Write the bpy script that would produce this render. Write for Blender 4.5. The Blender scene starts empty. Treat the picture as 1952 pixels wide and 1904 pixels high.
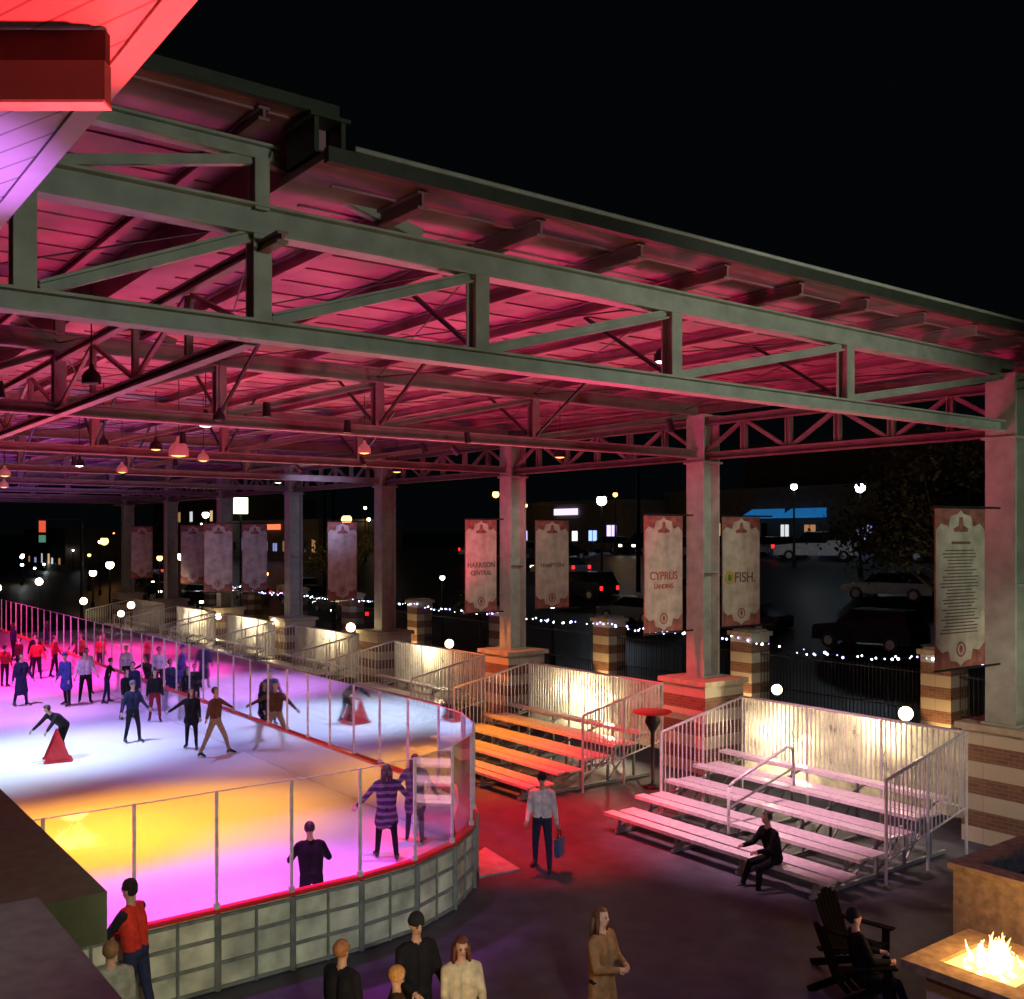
import bpy, bmesh, math, random
import numpy as np
from mathutils import Vector, Matrix
random.seed(7); rnd=random.random
SC=bpy.context.scene; COL=SC.collection
def U(a,b): return a+(b-a)*rnd()
# ---------------------------------------------------------------- materials
def M(name,col,rough=.6,metal=0,var=.25,scale=6,bump=.0,emit=None,es=0,spec=.5,detail=6):
    m=bpy.data.materials.new(name); m.use_nodes=True; nt=m.node_tree; b=nt.nodes['Principled BSDF']
    b.inputs['Roughness'].default_value=rough; b.inputs['Metallic'].default_value=metal
    b.inputs['Specular IOR Level'].default_value=spec
    tc=nt.nodes.new('ShaderNodeTexCoord'); n=nt.nodes.new('ShaderNodeTexNoise')
    n.inputs['Scale'].default_value=scale; n.inputs['Detail'].default_value=detail
    nt.links.new(tc.outputs['Object'],n.inputs['Vector'])
    r=nt.nodes.new('ShaderNodeValToRGB'); e=r.color_ramp.elements
    e[0].position=.3; e[1].position=.72
    e[0].color=[c*(1-var) for c in col[:3]]+[1]; e[1].color=[min(1,c*(1+var*.6)) for c in col[:3]]+[1]
    nt.links.new(n.outputs['Fac'],r.inputs['Fac']); nt.links.new(r.outputs['Color'],b.inputs['Base Color'])
    if bump:
        bp=nt.nodes.new('ShaderNodeBump'); bp.inputs['Strength'].default_value=bump; bp.inputs['Distance'].default_value=.02
        nt.links.new(n.outputs['Fac'],bp.inputs['Height']); nt.links.new(bp.outputs['Normal'],b.inputs['Normal'])
    if emit:
        b.inputs['Emission Color'].default_value=list(emit)+[1]; b.inputs['Emission Strength'].default_value=es
    return m
def E(name,col,s): return M(name,(.1,.1,.1),emit=col,es=s)
def glassmat(name,base,refl,tint=(1,1,1)):
    m=bpy.data.materials.new(name); m.use_nodes=True; nt=m.node_tree
    for n in list(nt.nodes): nt.nodes.remove(n)
    o=nt.nodes.new('ShaderNodeOutputMaterial'); mx=nt.nodes.new('ShaderNodeMixShader')
    t=nt.nodes.new('ShaderNodeBsdfTransparent'); t.inputs['Color'].default_value=list(tint)+[1]
    g=nt.nodes.new('ShaderNodeBsdfGlossy'); g.inputs['Color'].default_value=(.95,.95,1,1)
    lw=nt.nodes.new('ShaderNodeLayerWeight'); lw.inputs['Blend'].default_value=.5
    ma=nt.nodes.new('ShaderNodeMapRange'); ma.interpolation_type='SMOOTHSTEP'
    for i,v in ((1,.2),(2,.58),(3,base),(4,refl)): ma.inputs[i].default_value=v
    ns=nt.nodes.new('ShaderNodeTexNoise'); ns.inputs['Scale'].default_value=3; tc=nt.nodes.new('ShaderNodeTexCoord'); nt.links.new(tc.outputs['Object'],ns.inputs[0])
    mr=nt.nodes.new('ShaderNodeMapRange'); mr.inputs[3].default_value=.01; mr.inputs[4].default_value=.07
    nt.links.new(ns.outputs['Fac'],mr.inputs[0]); nt.links.new(mr.outputs[0],g.inputs['Roughness'])
    nt.links.new(lw.outputs['Facing'],ma.inputs[0]); nt.links.new(ma.outputs[0],mx.inputs['Fac'])
    nt.links.new(t.outputs[0],mx.inputs[1]); nt.links.new(g.outputs[0],mx.inputs[2]); nt.links.new(mx.outputs[0],o.inputs['Surface'])
    return m
def glossboard(name,fac,col):
    m=bpy.data.materials.new(name); m.use_nodes=True; nt=m.node_tree
    for n in list(nt.nodes): nt.nodes.remove(n)
    o=nt.nodes.new('ShaderNodeOutputMaterial'); mx=nt.nodes.new('ShaderNodeMixShader'); d=nt.nodes.new('ShaderNodeBsdfDiffuse'); g=nt.nodes.new('ShaderNodeBsdfGlossy')
    ns=nt.nodes.new('ShaderNodeTexNoise'); ns.inputs['Scale'].default_value=4; tc=nt.nodes.new('ShaderNodeTexCoord'); nt.links.new(tc.outputs['Object'],ns.inputs[0])
    mr=nt.nodes.new('ShaderNodeMapRange'); mr.inputs[3].default_value=.05; mr.inputs[4].default_value=.16
    nt.links.new(ns.outputs['Fac'],mr.inputs[0]); nt.links.new(mr.outputs[0],g.inputs['Roughness'])
    d.inputs[0].default_value=list(col)+[1]; g.inputs[0].default_value=(.95,.95,.95,1); mx.inputs[0].default_value=fac
    nt.links.new(d.outputs[0],mx.inputs[1]); nt.links.new(g.outputs[0],mx.inputs[2]); nt.links.new(mx.outputs[0],o.inputs[0]); return m
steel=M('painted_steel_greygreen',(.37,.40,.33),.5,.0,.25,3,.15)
steel_shaded=M('shaded_steel_inner_truss',(.19,.14,.13),.55,.0,.25,3,.15)  # same paint as steel, dimmer red light of rear trusses baked into colour
steel_half_shaded=M('half_shaded_steel_spine_truss',(.26,.17,.16),.55,.0,.25,3,.15)  # same paint again, partly shaded tone baked in for the spine truss
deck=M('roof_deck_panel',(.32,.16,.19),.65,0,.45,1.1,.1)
darkmetal=M('dark_metal',(.03,.035,.03),.5,.5,.3,8)
black=M('black_paint',(.015,.015,.017),.5,0,.3,8)
alu=M('aluminium',(.66,.66,.66),.38,.2,.2,10,.1)
whiteplastic=M('board_plastic',(.66,.68,.56),.5,0,.5,2.2,.1)
boardin=glossboard('board_inner_white',.72,(.85,.85,.85))
redcap=M('red_cap_rail',(.65,.03,.03),.35,0,.15,6)
galv=M('galvanised_frame',(.25,.28,.27),.45,.2,.3,6)
glass=glassmat('rink_glass',.10,.85,(.93,.95,.96))
cream=M('cream_stone',(.5,.43,.3),.8,0,.25,5,.3)
tan=M('tan_stone',(.34,.27,.16),.85,0,.4,7,.5)
olive=M('olive_stucco',(.17,.18,.10),.8,0,.2,9,.2)
slabm=M('grey_coping',(.17,.19,.22),.7,0,.25,12,.2)
greenbeam=M('green_beam',(.10,.17,.12),.6,0,.2,3)
wood_dark=M('dark_wood',(.005,.004,.003),.9,0,.4,9,.3,spec=.1)
bulbW=E('lamp_warm_glow',(1,.74,.38),14)
bulbC=E('lamp_white_glow',(.85,.92,1),18)
bulbO=E('lamp_orange_glow',(1,.42,.10),7)
skin=M('skin',(.55,.33,.24),.55,0,.1,20)
def ice_mat():
    m=M('ice',(.84,.85,.87),.22,0,.06,.35,0); nt=m.node_tree; b=nt.nodes['Principled BSDF']
    tc=nt.nodes.new('ShaderNodeTexCoord'); mp=nt.nodes.new('ShaderNodeMapping'); mp.inputs['Scale'].default_value=(1,.25,1)
    n=nt.nodes.new('ShaderNodeTexNoise'); n.inputs['Scale'].default_value=3; n.inputs['Detail'].default_value=3
    nt.links.new(tc.outputs['Object'],mp.inputs[0]); nt.links.new(mp.outputs[0],n.inputs['Vector'])
    r=nt.nodes.new('ShaderNodeMapRange'); r.inputs[3].default_value=.3; r.inputs[4].default_value=.42
    nt.links.new(n.outputs['Fac'],r.inputs[0]); nt.links.new(r.outputs[0],b.inputs['Roughness'])
    return m
ice=ice_mat()
def pedestal_mat():
    m=bpy.data.materials.new('banded_brick'); m.use_nodes=True; nt=m.node_tree; b=nt.nodes['Principled BSDF']; b.inputs['Roughness'].default_value=.85
    tc=nt.nodes.new('ShaderNodeTexCoord'); sp=nt.nodes.new('ShaderNodeSeparateXYZ'); nt.links.new(tc.outputs['Object'],sp.inputs[0])
    ad=nt.nodes.new('ShaderNodeMath'); ad.operation='ADD'; nt.links.new(sp.outputs[0],ad.inputs[0]); nt.links.new(sp.outputs[1],ad.inputs[1])
    cb=nt.nodes.new('ShaderNodeCombineXYZ'); nt.links.new(ad.outputs[0],cb.inputs[0]); nt.links.new(sp.outputs[2],cb.inputs[1])
    bk=nt.nodes.new('ShaderNodeTexBrick'); bk.inputs['Scale'].default_value=1; bk.inputs['Brick Width'].default_value=.24; bk.inputs['Row Height'].default_value=.08; bk.inputs['Mortar Size'].default_value=.006
    bk.inputs['Color1'].default_value=(.25,.12,.07,1); bk.inputs['Color2'].default_value=(.17,.08,.05,1); bk.inputs['Mortar'].default_value=(.28,.2,.14,1)
    nt.links.new(cb.outputs[0],bk.inputs['Vector'])
    b2=nt.nodes.new('ShaderNodeTexBrick'); b2.inputs['Scale'].default_value=1; b2.inputs['Brick Width'].default_value=.9; b2.inputs['Row Height'].default_value=.33; b2.inputs['Mortar Size'].default_value=.008
    b2.inputs['Color1'].default_value=(.58,.5,.36,1); b2.inputs['Color2'].default_value=(.50,.43,.31,1); b2.inputs['Mortar'].default_value=(.35,.3,.22,1)
    nt.links.new(cb.outputs[0],b2.inputs['Vector'])
    mo=nt.nodes.new('ShaderNodeMath'); mo.operation='MODULO'; mo.inputs[1].default_value=.66; nt.links.new(sp.outputs[2],mo.inputs[0])
    gt=nt.nodes.new('ShaderNodeMath'); gt.operation='LESS_THAN'; gt.inputs[1].default_value=.33; nt.links.new(mo.outputs[0],gt.inputs[0])
    mx=nt.nodes.new('ShaderNodeMix'); mx.data_type='RGBA'; nt.links.new(gt.outputs[0],mx.inputs[0]); nt.links.new(bk.outputs[0],mx.inputs[6]); nt.links.new(b2.outputs[0],mx.inputs[7])
    nt.links.new(mx.outputs[2],b.inputs['Base Color'])
    bp=nt.nodes.new('ShaderNodeBump'); bp.inputs['Strength'].default_value=.4; bp.inputs['Distance'].default_value=.01
    nt.links.new(bk.outputs['Fac'],bp.inputs['Height']); bp.invert=True; nt.links.new(bp.outputs[0],b.inputs['Normal'])
    return m
brick=pedestal_mat()
def plank_mat():
    m=M('soffit_boards',(.7,.68,.66),.5,0,.08,4); nt=m.node_tree; b=nt.nodes['Principled BSDF']
    tc=nt.nodes.new('ShaderNodeTexCoord'); mp=nt.nodes.new('ShaderNodeMapping'); mp.inputs['Rotation'].default_value=(0,0,math.radians(-19))
    w=nt.nodes.new('ShaderNodeTexWave'); w.inputs['Scale'].default_value=2.2; w.bands_direction='X'
    nt.links.new(tc.outputs['Object'],mp.inputs[0]); nt.links.new(mp.outputs[0],w.inputs[0])
    r=nt.nodes.new('ShaderNodeValToRGB'); r.color_ramp.elements[0].position=.0; r.color_ramp.elements[1].position=.04
    r.color_ramp.elements[0].color=(.25,.25,.25,1); r.color_ramp.elements[1].color=(.66,.64,.62,1)
    nt.links.new(w.outputs['Fac'],r.inputs[0]); nt.links.new(r.outputs[0],b.inputs['Base Color'])
    return m
soffm=plank_mat()
def mesh_panel_mat():
    m=bpy.data.materials.new('frosted_windscreen'); m.use_nodes=True; nt=m.node_tree
    for n in list(nt.nodes): nt.nodes.remove(n)
    o=nt.nodes.new('ShaderNodeOutputMaterial'); mx=nt.nodes.new('ShaderNodeMixShader')
    t=nt.nodes.new('ShaderNodeBsdfTransparent'); tl=nt.nodes.new('ShaderNodeBsdfTranslucent'); d=nt.nodes.new('ShaderNodeBsdfDiffuse'); m2=nt.nodes.new('ShaderNodeMixShader')
    tl.inputs[0].default_value=(.92,.86,.70,1); d.inputs[0].default_value=(.6,.58,.5,1)
    n=nt.nodes.new('ShaderNodeTexNoise'); n.inputs['Scale'].default_value=1.7; n.inputs['Detail'].default_value=7; n.inputs['Roughness'].default_value=.65
    tc=nt.nodes.new('ShaderNodeTexCoord'); nt.links.new(tc.outputs['Object'],n.inputs['Vector'])
    r=nt.nodes.new('ShaderNodeMapRange'); r.inputs[1].default_value=.35; r.inputs[2].default_value=.68; r.inputs[3].default_value=.22; r.inputs[4].default_value=.97
    nt.links.new(n.outputs['Fac'],r.inputs[0]); nt.links.new(r.outputs[0],mx.inputs[0])
    m2.inputs[0].default_value=.25
    nt.links.new(tl.outputs[0],m2.inputs[1]); nt.links.new(d.outputs[0],m2.inputs[2])
    nt.links.new(t.outputs[0],mx.inputs[1]); nt.links.new(m2.outputs[0],mx.inputs[2]); nt.links.new(mx.outputs[0],o.inputs[0])
    return m
screenm=mesh_panel_mat()
# ---------------------------------------------------------------- mesh builder
class MB:
    def __init__(s): s.v=[]; s.f=[]; s.m=[]
    def add(s,vs,fs,mi=0):
        o=len(s.v); s.v+= [tuple(v) for v in vs]; s.f+=[tuple(i+o for i in f) for f in fs]; s.m+=[mi]*len(fs)
    def box(s,x0,x1,y0,y1,z0,z1,mi=0):
        s.add([(x0,y0,z0),(x1,y0,z0),(x1,y1,z0),(x0,y1,z0),(x0,y0,z1),(x1,y0,z1),(x1,y1,z1),(x0,y1,z1)],
              [(3,2,1,0),(4,5,6,7),(0,1,5,4),(1,2,6,5),(2,3,7,6),(3,0,4,7)],mi)
    def bx(s,c,d,mi=0): s.box(c[0]-d[0]/2,c[0]+d[0]/2,c[1]-d[1]/2,c[1]+d[1]/2,c[2]-d[2]/2,c[2]+d[2]/2,mi)
    def fr(s,p,q,up=(0,0,1)):
        p=Vector(p);q=Vector(q);d=(q-p).normalized();u=Vector(up)
        if abs(d.dot(u))>.98: u=Vector((0,1,0))
        a=d.cross(u).normalized(); b=a.cross(d).normalized(); return p,q,a,b
    def beam(s,p,q,w,h,mi=0,up=(0,0,1),off=(0,0)):
        p,q,a,b=s.fr(p,q,up); p=p+a*off[0]+b*off[1]; q=q+a*off[0]+b*off[1]
        c=[(-w/2,-h/2),(w/2,-h/2),(w/2,h/2),(-w/2,h/2)]
        s.add([e+a*x+b*y for e in (p,q) for x,y in c],[(3,2,1,0),(4,5,6,7),(0,1,5,4),(1,2,6,5),(2,3,7,6),(3,0,4,7)],mi)
    def ibeam(s,p,q,w,h,mi=0,up=(0,0,1),t=.03):
        s.beam(p,q,w,t,mi,up,(0,h/2-t/2)); s.beam(p,q,w,t,mi,up,(0,-h/2+t/2)); s.beam(p,q,t,h-2*t-.004,mi,up)
    def tube(s,p,q,r0,r1=None,n=8,mi=0,caps=True):
        r1=r0 if r1 is None else r1; p,q,a,b=s.fr(p,q); vs=[]
        for e,r in((p,r0),(q,r1)):
            for i in range(n):
                t=2*math.pi*i/n; vs.append(e+a*(r*math.cos(t))+b*(r*math.sin(t)))
        fs=[(i,(i+1)%n,n+(i+1)%n,n+i) for i in range(n)]
        if caps: fs+=[tuple(range(n-1,-1,-1)),tuple(range(n,2*n))]
        s.add(vs,fs,mi)
    def ell(s,c,r,n=12,k=8,mi=0,rot=None):
        c=Vector(c); vs=[]; fs=[]
        r=(r,r,r) if not hasattr(r,'__len__') else r
        def P(v):
            v=Vector(v)
            if rot is not None: v=rot@v
            return c+v
        vs.append(P((0,0,r[2])))
        for j in range(1,k):
            ph=math.pi*j/k
            for i in range(n):
                th=2*math.pi*i/n; vs.append(P((r[0]*math.sin(ph)*math.cos(th),r[1]*math.sin(ph)*math.sin(th),r[2]*math.cos(ph))))
        vs.append(P((0,0,-r[2])))
        for i in range(n): fs.append((0,1+i,1+(i+1)%n))
        for j in range(k-2):
            for i in range(n):
                a=1+j*n+i; b=1+j*n+(i+1)%n; fs.append((a,a+n,b+n,b))
        L=len(vs)-1; a=1+(k-2)*n
        for i in range(n): fs.append((L,a+(i+1)%n,a+i))
        s.add(vs,fs,mi)
    def lathe(s,c,prof,n=16,mi=0):
        vs=[];fs=[]
        for r,z in prof:
            for i in range(n):
                t=2*math.pi*i/n; vs.append((c[0]+r*math.cos(t),c[1]+r*math.sin(t),c[2]+z))
        for j in range(len(prof)-1):
            for i in range(n): fs.append((j*n+i,j*n+(i+1)%n,(j+1)*n+(i+1)%n,(j+1)*n+i))
        s.add(vs,fs,mi)
    def prism(s,pts,ax,a,b,mi=0):
        n=len(pts)
        def f(p,t): return {'y':(p[0],t,p[1]),'x':(t,p[0],p[1]),'z':(p[0],p[1],t)}[ax]
        s.add([f(p,a) for p in pts]+[f(p,b) for p in pts],[tuple(range(n)),tuple(range(2*n-1,n-1,-1))]+[(i,(i+1)%n,n+(i+1)%n,n+i) for i in range(n)],mi)
def mkobj(name,mb,mats,parent=None,off=(0,0,0),smooth=False,label=None,recalc=True,rot=0,loc=None,**props):
    me=bpy.data.meshes.new(name); o=Vector(off)
    me.from_pydata([tuple(Vector(v)-o) for v in mb.v],[],mb.f)
    for m in mats: me.materials.append(m)
    me.polygons.foreach_set('material_index',mb.m)
    if recalc:
        b=bmesh.new(); b.from_mesh(me); bmesh.ops.recalc_face_normals(b,faces=b.faces); b.to_mesh(me); b.free()
    if smooth: me.polygons.foreach_set('use_smooth',[True]*len(me.polygons))
    ob=bpy.data.objects.new(name,me); COL.objects.link(ob)
    if parent: ob.parent=parent
    if loc is not None: ob.location=loc
    ob.rotation_euler[2]=rot
    if label: ob['label']=label
    for k,v in props.items(): ob[k]=v
    return ob
def thing(name,loc,label,cat,rot=0,group=None):
    e=bpy.data.objects.new(name,None); e.location=loc; e.rotation_euler[2]=rot; e.empty_display_size=.2; COL.objects.link(e)
    e['label']=label; e['category']=cat
    if group: e['group']=group
    return e
def copy_thing(t,loc,rot=None,label=None,scale=None):
    n=t.copy(); COL.objects.link(n); n.location=loc
    if rot is not None: n.rotation_euler[2]=rot
    if label: n['label']=label
    if scale: n.scale=(scale,)*3
    for c in t.children:
        k=c.copy(); COL.objects.link(k); k.parent=n
        for g in c.children:
            gg=g.copy(); COL.objects.link(gg); gg.parent=k
    return n
def light(kind,loc,energy,col,parent=None,target=None,angle=60,blend=.6,r=.08,size=1,name='lamp_light'):
    l=bpy.data.lights.new(name,kind); l.energy=energy; l.color=col
    if kind=='SPOT': l.spot_size=math.radians(angle); l.spot_blend=blend; l.shadow_soft_size=r
    elif kind=='POINT': l.shadow_soft_size=r
    o=bpy.data.objects.new(name,l); COL.objects.link(o)
    if parent: o.parent=parent; o.location=Vector(loc)-parent.location
    else: o.location=loc
    if target is not None:
        o.rotation_euler=(Vector(target)-Vector(loc)).to_track_quat('-Z','Y').to_euler()
    return o
def textmesh(name,s,size,loc,mat,parent,rotx=math.pi/2,ext=.004,align='CENTER'):
    c=bpy.data.curves.new(name,'FONT'); c.body=s; c.size=size; c.align_x=align; c.extrude=ext; c.offset=.004
    o=bpy.data.objects.new(name+'_tmp',c); COL.objects.link(o); dg=bpy.context.evaluated_depsgraph_get(); dg.update()
    me=bpy.data.meshes.new_from_object(o.evaluated_get(dg)); bpy.data.objects.remove(o)
    me.materials.clear(); me.materials.append(mat)
    ob=bpy.data.objects.new(name,me); COL.objects.link(ob); ob.parent=parent; ob.location=loc; ob.rotation_euler=(rotx,0,0); return ob
# ---------------------------------------------------------------- camera / world
cam=bpy.data.cameras.new('camera'); co=bpy.data.objects.new('camera',cam); COL.objects.link(co); SC.camera=co
co.location=(0,0,6.2); co.rotation_euler=(math.pi/2,0,math.radians(-37.3)); cam.lens=35.8; cam.sensor_width=36; cam.shift_y=.0348; cam.clip_end=2000; cam.clip_start=.05
w=bpy.data.worlds.new('World'); SC.world=w; w.use_nodes=True; bg=w.node_tree.nodes['Background']
bg.inputs[0].default_value=(.4,.75,.9,1); bg.inputs[1].default_value=.0018
SC.view_settings.view_transform='Standard'; SC.view_settings.look='None'; SC.view_settings.exposure=0
# ---------------------------------------------------------------- ground
def g(X):
    t=max(0,min(1,(X-31)/25)); s=t*t*(3-2*t); return 4.5*s+max(0,X-56)*.03*(1 if X<120 else 120/X)
def ground():
    mb=MB(); xs=[-300,-60,-10,0,5,10,15,20,25,28,31]+[31+i*1.5 for i in range(1,18)]+[60,66,75,90,110,140,200,400,900]; ys=[-300,-50,0,20,40,60,80,120,200,400,1000]
    n=len(ys); vs=[(x,y,g(x)) for x in xs for y in ys]
    fs=[(i*n+j,(i+1)*n+j,(i+1)*n+j+1,i*n+j+1) for i in range(len(xs)-1) for j in range(n-1)]
    mb.add(vs,fs); return mb
asph=M('plaza_asphalt',(.055,.062,.085),.6,0,.4,2.2,.3)
mkobj('ground',ground(),[M('dark_asphalt',(.04,.042,.045),.45,0,.4,.4,.2)],kind='structure')
mb=MB(); mb.box(-12,26.5,-6,80,.0,.012); mkobj('plaza_pavement',mb,[asph],kind='structure')
mb=MB(); mb.prism([(10.65,14.95),(11.5,14.85),(11.75,16.3),(11.25,16.0)],'z',.014,.05); mkobj('rink_ramp_pavement',mb,[M('grey_mat',(.24,.34,.34),.6)],kind='structure')
# ice
CX,CY,R=7.4,17.5,4.0; XF=CX+R
near=[(-6.9+1.1*i,13.5) for i in range(0,13)]
near=[p for p in near if p[0]<7.2]+[(CX,13.5)]
arc=[(CX+R*math.sin(a),CY-R*math.cos(a)) for a in [math.pi/2*i/6 for i in range(1,7)]]
far=[(XF,17.5+1.2*i) for i in range(1,44)]
path=near+arc+far
mb=MB(); pts=path+[(-6.9,far[-1][1])]
mb.prism(pts,'z',.02,.1); mkobj('ice',mb,[ice],kind='structure')
# ---------------------------------------------------------------- rink barrier
rb=thing('rink_barrier',(7.6,13.5,0),'white dasher boards with red cap rail and clear glass','rink barrier')
ob=rb.location
def offset(p,i,d):
    a=Vector(path[max(0,i-1)]); b=Vector(path[min(len(path)-1,i+1)]); t=(b-a).normalized(); n=Vector((t.y,-t.x)); return (p[0]+n.x*d,p[1]+n.y*d)
def OP(d): return [offset(p,i,d) for i,p in enumerate(path)]
outer=OP(.10); mid=OP(.04)
def strip(mb,A,B,z0,z1,mi=0):
    for i in range(len(A)-1):
        a,b,c,d=A[i],A[i+1],B[i+1],B[i]
        mb.add([(a[0],a[1],z0),(b[0],b[1],z0),(c[0],c[1],z0),(d[0],d[1],z0),(a[0],a[1],z1),(b[0],b[1],z1),(c[0],c[1],z1),(d[0],d[1],z1)],
               [(3,2,1,0),(4,5,6,7),(0,1,5,4),(2,3,7,6)]+([(3,0,4,7)] if i==0 else [])+([(1,2,6,5)] if i==len(A)-2 else []),mi)
mb=MB(); strip(mb,OP(.05),OP(-.03),.02,1.07); mkobj('board',mb,[whiteplastic],rb,ob)
mb=MB(); strip(mb,OP(-.033),OP(-.045),.105,1.06); mkobj('board_facing',mb,[boardin],rb,ob)
mb=MB(); strip(mb,OP(.11),OP(-.05),1.075,1.115); mkobj('cap_rail',mb,[redcap],rb,ob)
mb=MB()
for z in (.03,.36,.7,1.0): strip(mb,outer,OP(.053),z,z+.04)
for i,p in enumerate(path[:-1]):
    for f in (0,.5):
        q=(outer[i][0]*(1-f)+outer[i+1][0]*f,outer[i][1]*(1-f)+outer[i+1][1]*f)
        mb.tube((q[0],q[1],.02),(q[0],q[1],1.06),.045 if f==0 else .02,n=4)
mkobj('support_frame',mb,[galv],rb,ob)
for i in range(len(path)):
    p=mid[i]; mb=MB(); mb.bx((p[0],p[1],1.9),(.04,.04,1.64)); mb.bx((p[0],p[1],1.15),(.07,.07,.08))
    mkobj('glass_post',mb,[alu],rb,ob)
    if i<len(path)-1:
        q=mid[i+1]; a=Vector(p);b=Vector(q);d=(b-a).normalized()*.03; a2=a+d;b2=b-d
        mb=MB(); mb.add([(a2.x,a2.y,1.12),(b2.x,b2.y,1.12),(b2.x,b2.y,2.70),(a2.x,a2.y,2.70)],[(0,1,2,3)])
        mb.beam((a2.x,a2.y,2.71),(b2.x,b2.y,2.71),.014,.014,1)
        mkobj('glass_panel',mb,[glass,alu],rb,ob,recalc=False)
# ---------------------------------------------------------------- canopy
cn=thing('canopy',(20.6,10.2,0),'large steel pavilion canopy with exposed trusses over the rink','pavilion'); oc=cn.location
CYs=[10.2+8.4*k for k in range(8)]
darkroof=M('dark_roof_edge',(.03,.035,.022),.6,0,.3,5)
mb=MB(); mb.box(4.6,22.8,9.1,77,9.9,9.98); mkobj('roof_deck',mb,[deck],cn,oc)
mb=MB(); mb.box(-11,4.9,9.45,77,10.5,10.56); mb.box(4.7,4.88,9.6,77,9.99,10.49); mkobj('raised_roof_deck',mb,[deck],cn,oc)
def mkobj_c(n,mb,par,mat=None): return mkobj(n,mb,[mat or steel],par,oc)
for i in range(11):
    X=5.85+1.63*i; mb=MB(); mb.ibeam((X,9.25,9.79),(X,76,9.79),.13,.2); mkobj('purlin',mb,[deck],cn,oc)
for i in range(10):
    X=4.2-1.55*i; mb=MB(); mb.ibeam((X,9.6,10.42),(X,76,10.42),.12,.14); mkobj('purlin',mb,[deck],cn,oc)
mb=MB()
for i in range(84):
    Y=9.7+.8*i; mb.box(5.0,22.6,Y,Y+.04,9.875,9.898)
    mb.box(-11,4.6,Y,Y+.04,10.475,10.498)
mkobj('deck_rib',mb,[deck],cn,oc,kind='stuff')
mb=MB(); mb.beam((4.6,9.04,9.93),(22.9,9.04,9.93),.1,.15); mkobj('fascia',mb,[darkroof],cn,oc)
mb=MB(); mb.tube((4.9,9.0,10.04),(22.9,9.0,10.04),.03); mkobj('edge_rail',mb,[steel],cn,oc,smooth=True)
mb=MB(); mb.beam((-11,9.39,10.52),(4.9,9.39,10.52),.1,.12); mkobj('fascia',mb,[darkroof],cn,oc)
mb=MB(); mb.box(4.6,4.95,9.3,9.95,10.03,10.07);mb.box(4.6,4.65,9.3,9.95,10.07,10.4);mb.box(4.9,4.95,9.3,9.95,10.07,10.4);mb.box(4.65,4.9,9.85,9.95,10.07,10.4);mb.box(4.55,5.0,9.28,9.95,10.4,10.44); mkobj('gutter_box',mb,[darkroof],cn,oc)
XN=[-7,-4.7,-2.4,-.15,2.1,4.4,7.24,10.64,14.8,20.1]
def cross(Y,k,st):
    zt,zb=9.62,8.36
    mb=MB(); mb.ibeam((XN[0],Y,zt-.1),(20.4,Y,zt-.1),.24,.32); mkobj_c('top_chord',mb,k,st)
    mb=MB(); mb.ibeam((XN[0],Y,zb),(20.4,Y,zb),.24,.22); mkobj_c('bottom_chord',mb,k,st)
    for i,X in enumerate(XN[:-1]):
        mb=MB(); mb.ibeam((X,Y,zb+.1),(X,Y,zt-.26),.2,.22,up=(0,1,0)); mkobj_c('vertical_web',mb,k,st)
    for i in range(len(XN)-1):
        mb=MB(); mb.ibeam((XN[i]+.15,Y,zb+.14),(XN[i+1]-.12,Y,zt-.28),.13,.13); mkobj_c('diagonal_web',mb,k,st)
    mb=MB(); mb.ibeam((XN[0],Y,10.25),(4.6,Y,10.25),.16,.18)
    for X in (4.4,-.15,-4.7): mb.ibeam((X,Y,9.62),(X,Y,10.16),.16,.2,up=(0,1,0))
    for a,b in((2.3,4.3),(-2.2,-.3)): mb.beam((a,Y,9.7),(b,Y,10.15),.1,.1)
    mb.beam((4.5,Y,10.2),(6.4,Y,9.72),.14,.14)
    mkobj_c('clerestory_frame',mb,k,st)
def sub(name):
    e=bpy.data.objects.new(name,None); COL.objects.link(e); e.parent=cn; return e
for Y in CYs:
    k=sub('cross_truss'); cross(Y,k,steel if Y<11 else steel_shaded)
def longt(X,n,st=None,w=.24):
    k=sub('side_truss')
    mb=MB(); mb.ibeam((X,9.6,9.22),(X,72,9.22),w*.8,w*.8); mkobj_c('top_chord',mb,k,st)
    mb=MB(); mb.ibeam((X,10.4,8.3),(X,72,8.3),w,w*.8); mkobj_c('bottom_chord',mb,k,st)
    mb=MB()
    for i in range(7):
        y0=CYs[i]
        for j in range(n):
            a=y0+8.4*j/n; b=y0+8.4*(j+1)/n
            if j: mb.ibeam((X,a,8.4),(X,a,9.12),w*.55,w*.65,up=(0,1,0))
            if j%2==0: mb.beam((X,a+.1,8.4),(X,b-.1,9.12),w*.37,w*.37)
            else: mb.beam((X,a+.1,9.12),(X,b-.1,8.4),w*.37,w*.37)
    mkobj_c('web',mb,k,st)
longt(20.6,6,steel_shaded); longt(4.4,4,steel_half_shaded,.15); longt(-4.7,4,steel_shaded)
mb=MB()
for i in range(7):
    for X0,X1 in((7.24,10.64),(10.64,14.8),(14.8,19.9),(4.4,7.24),(-.15,4.4)):
        mb.tube((X0,CYs[i],9.5),(X1,CYs[i+1],9.5),.012,n=5); mb.tube((X1,CYs[i],9.5),(X0,CYs[i+1],9.5),.012,n=5)
    for X in (7.24,10.64,14.8): mb.beam((X,CYs[i],8.45),(X+.2,CYs[i]+2.1,9.7),.05,.05); mb.beam((X,CYs[i+1],8.45),(X,CYs[i+1]-2.1,9.7),.05,.05)
mkobj('bracing_rod',mb,[darkmetal],cn,oc,kind='stuff')
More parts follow.
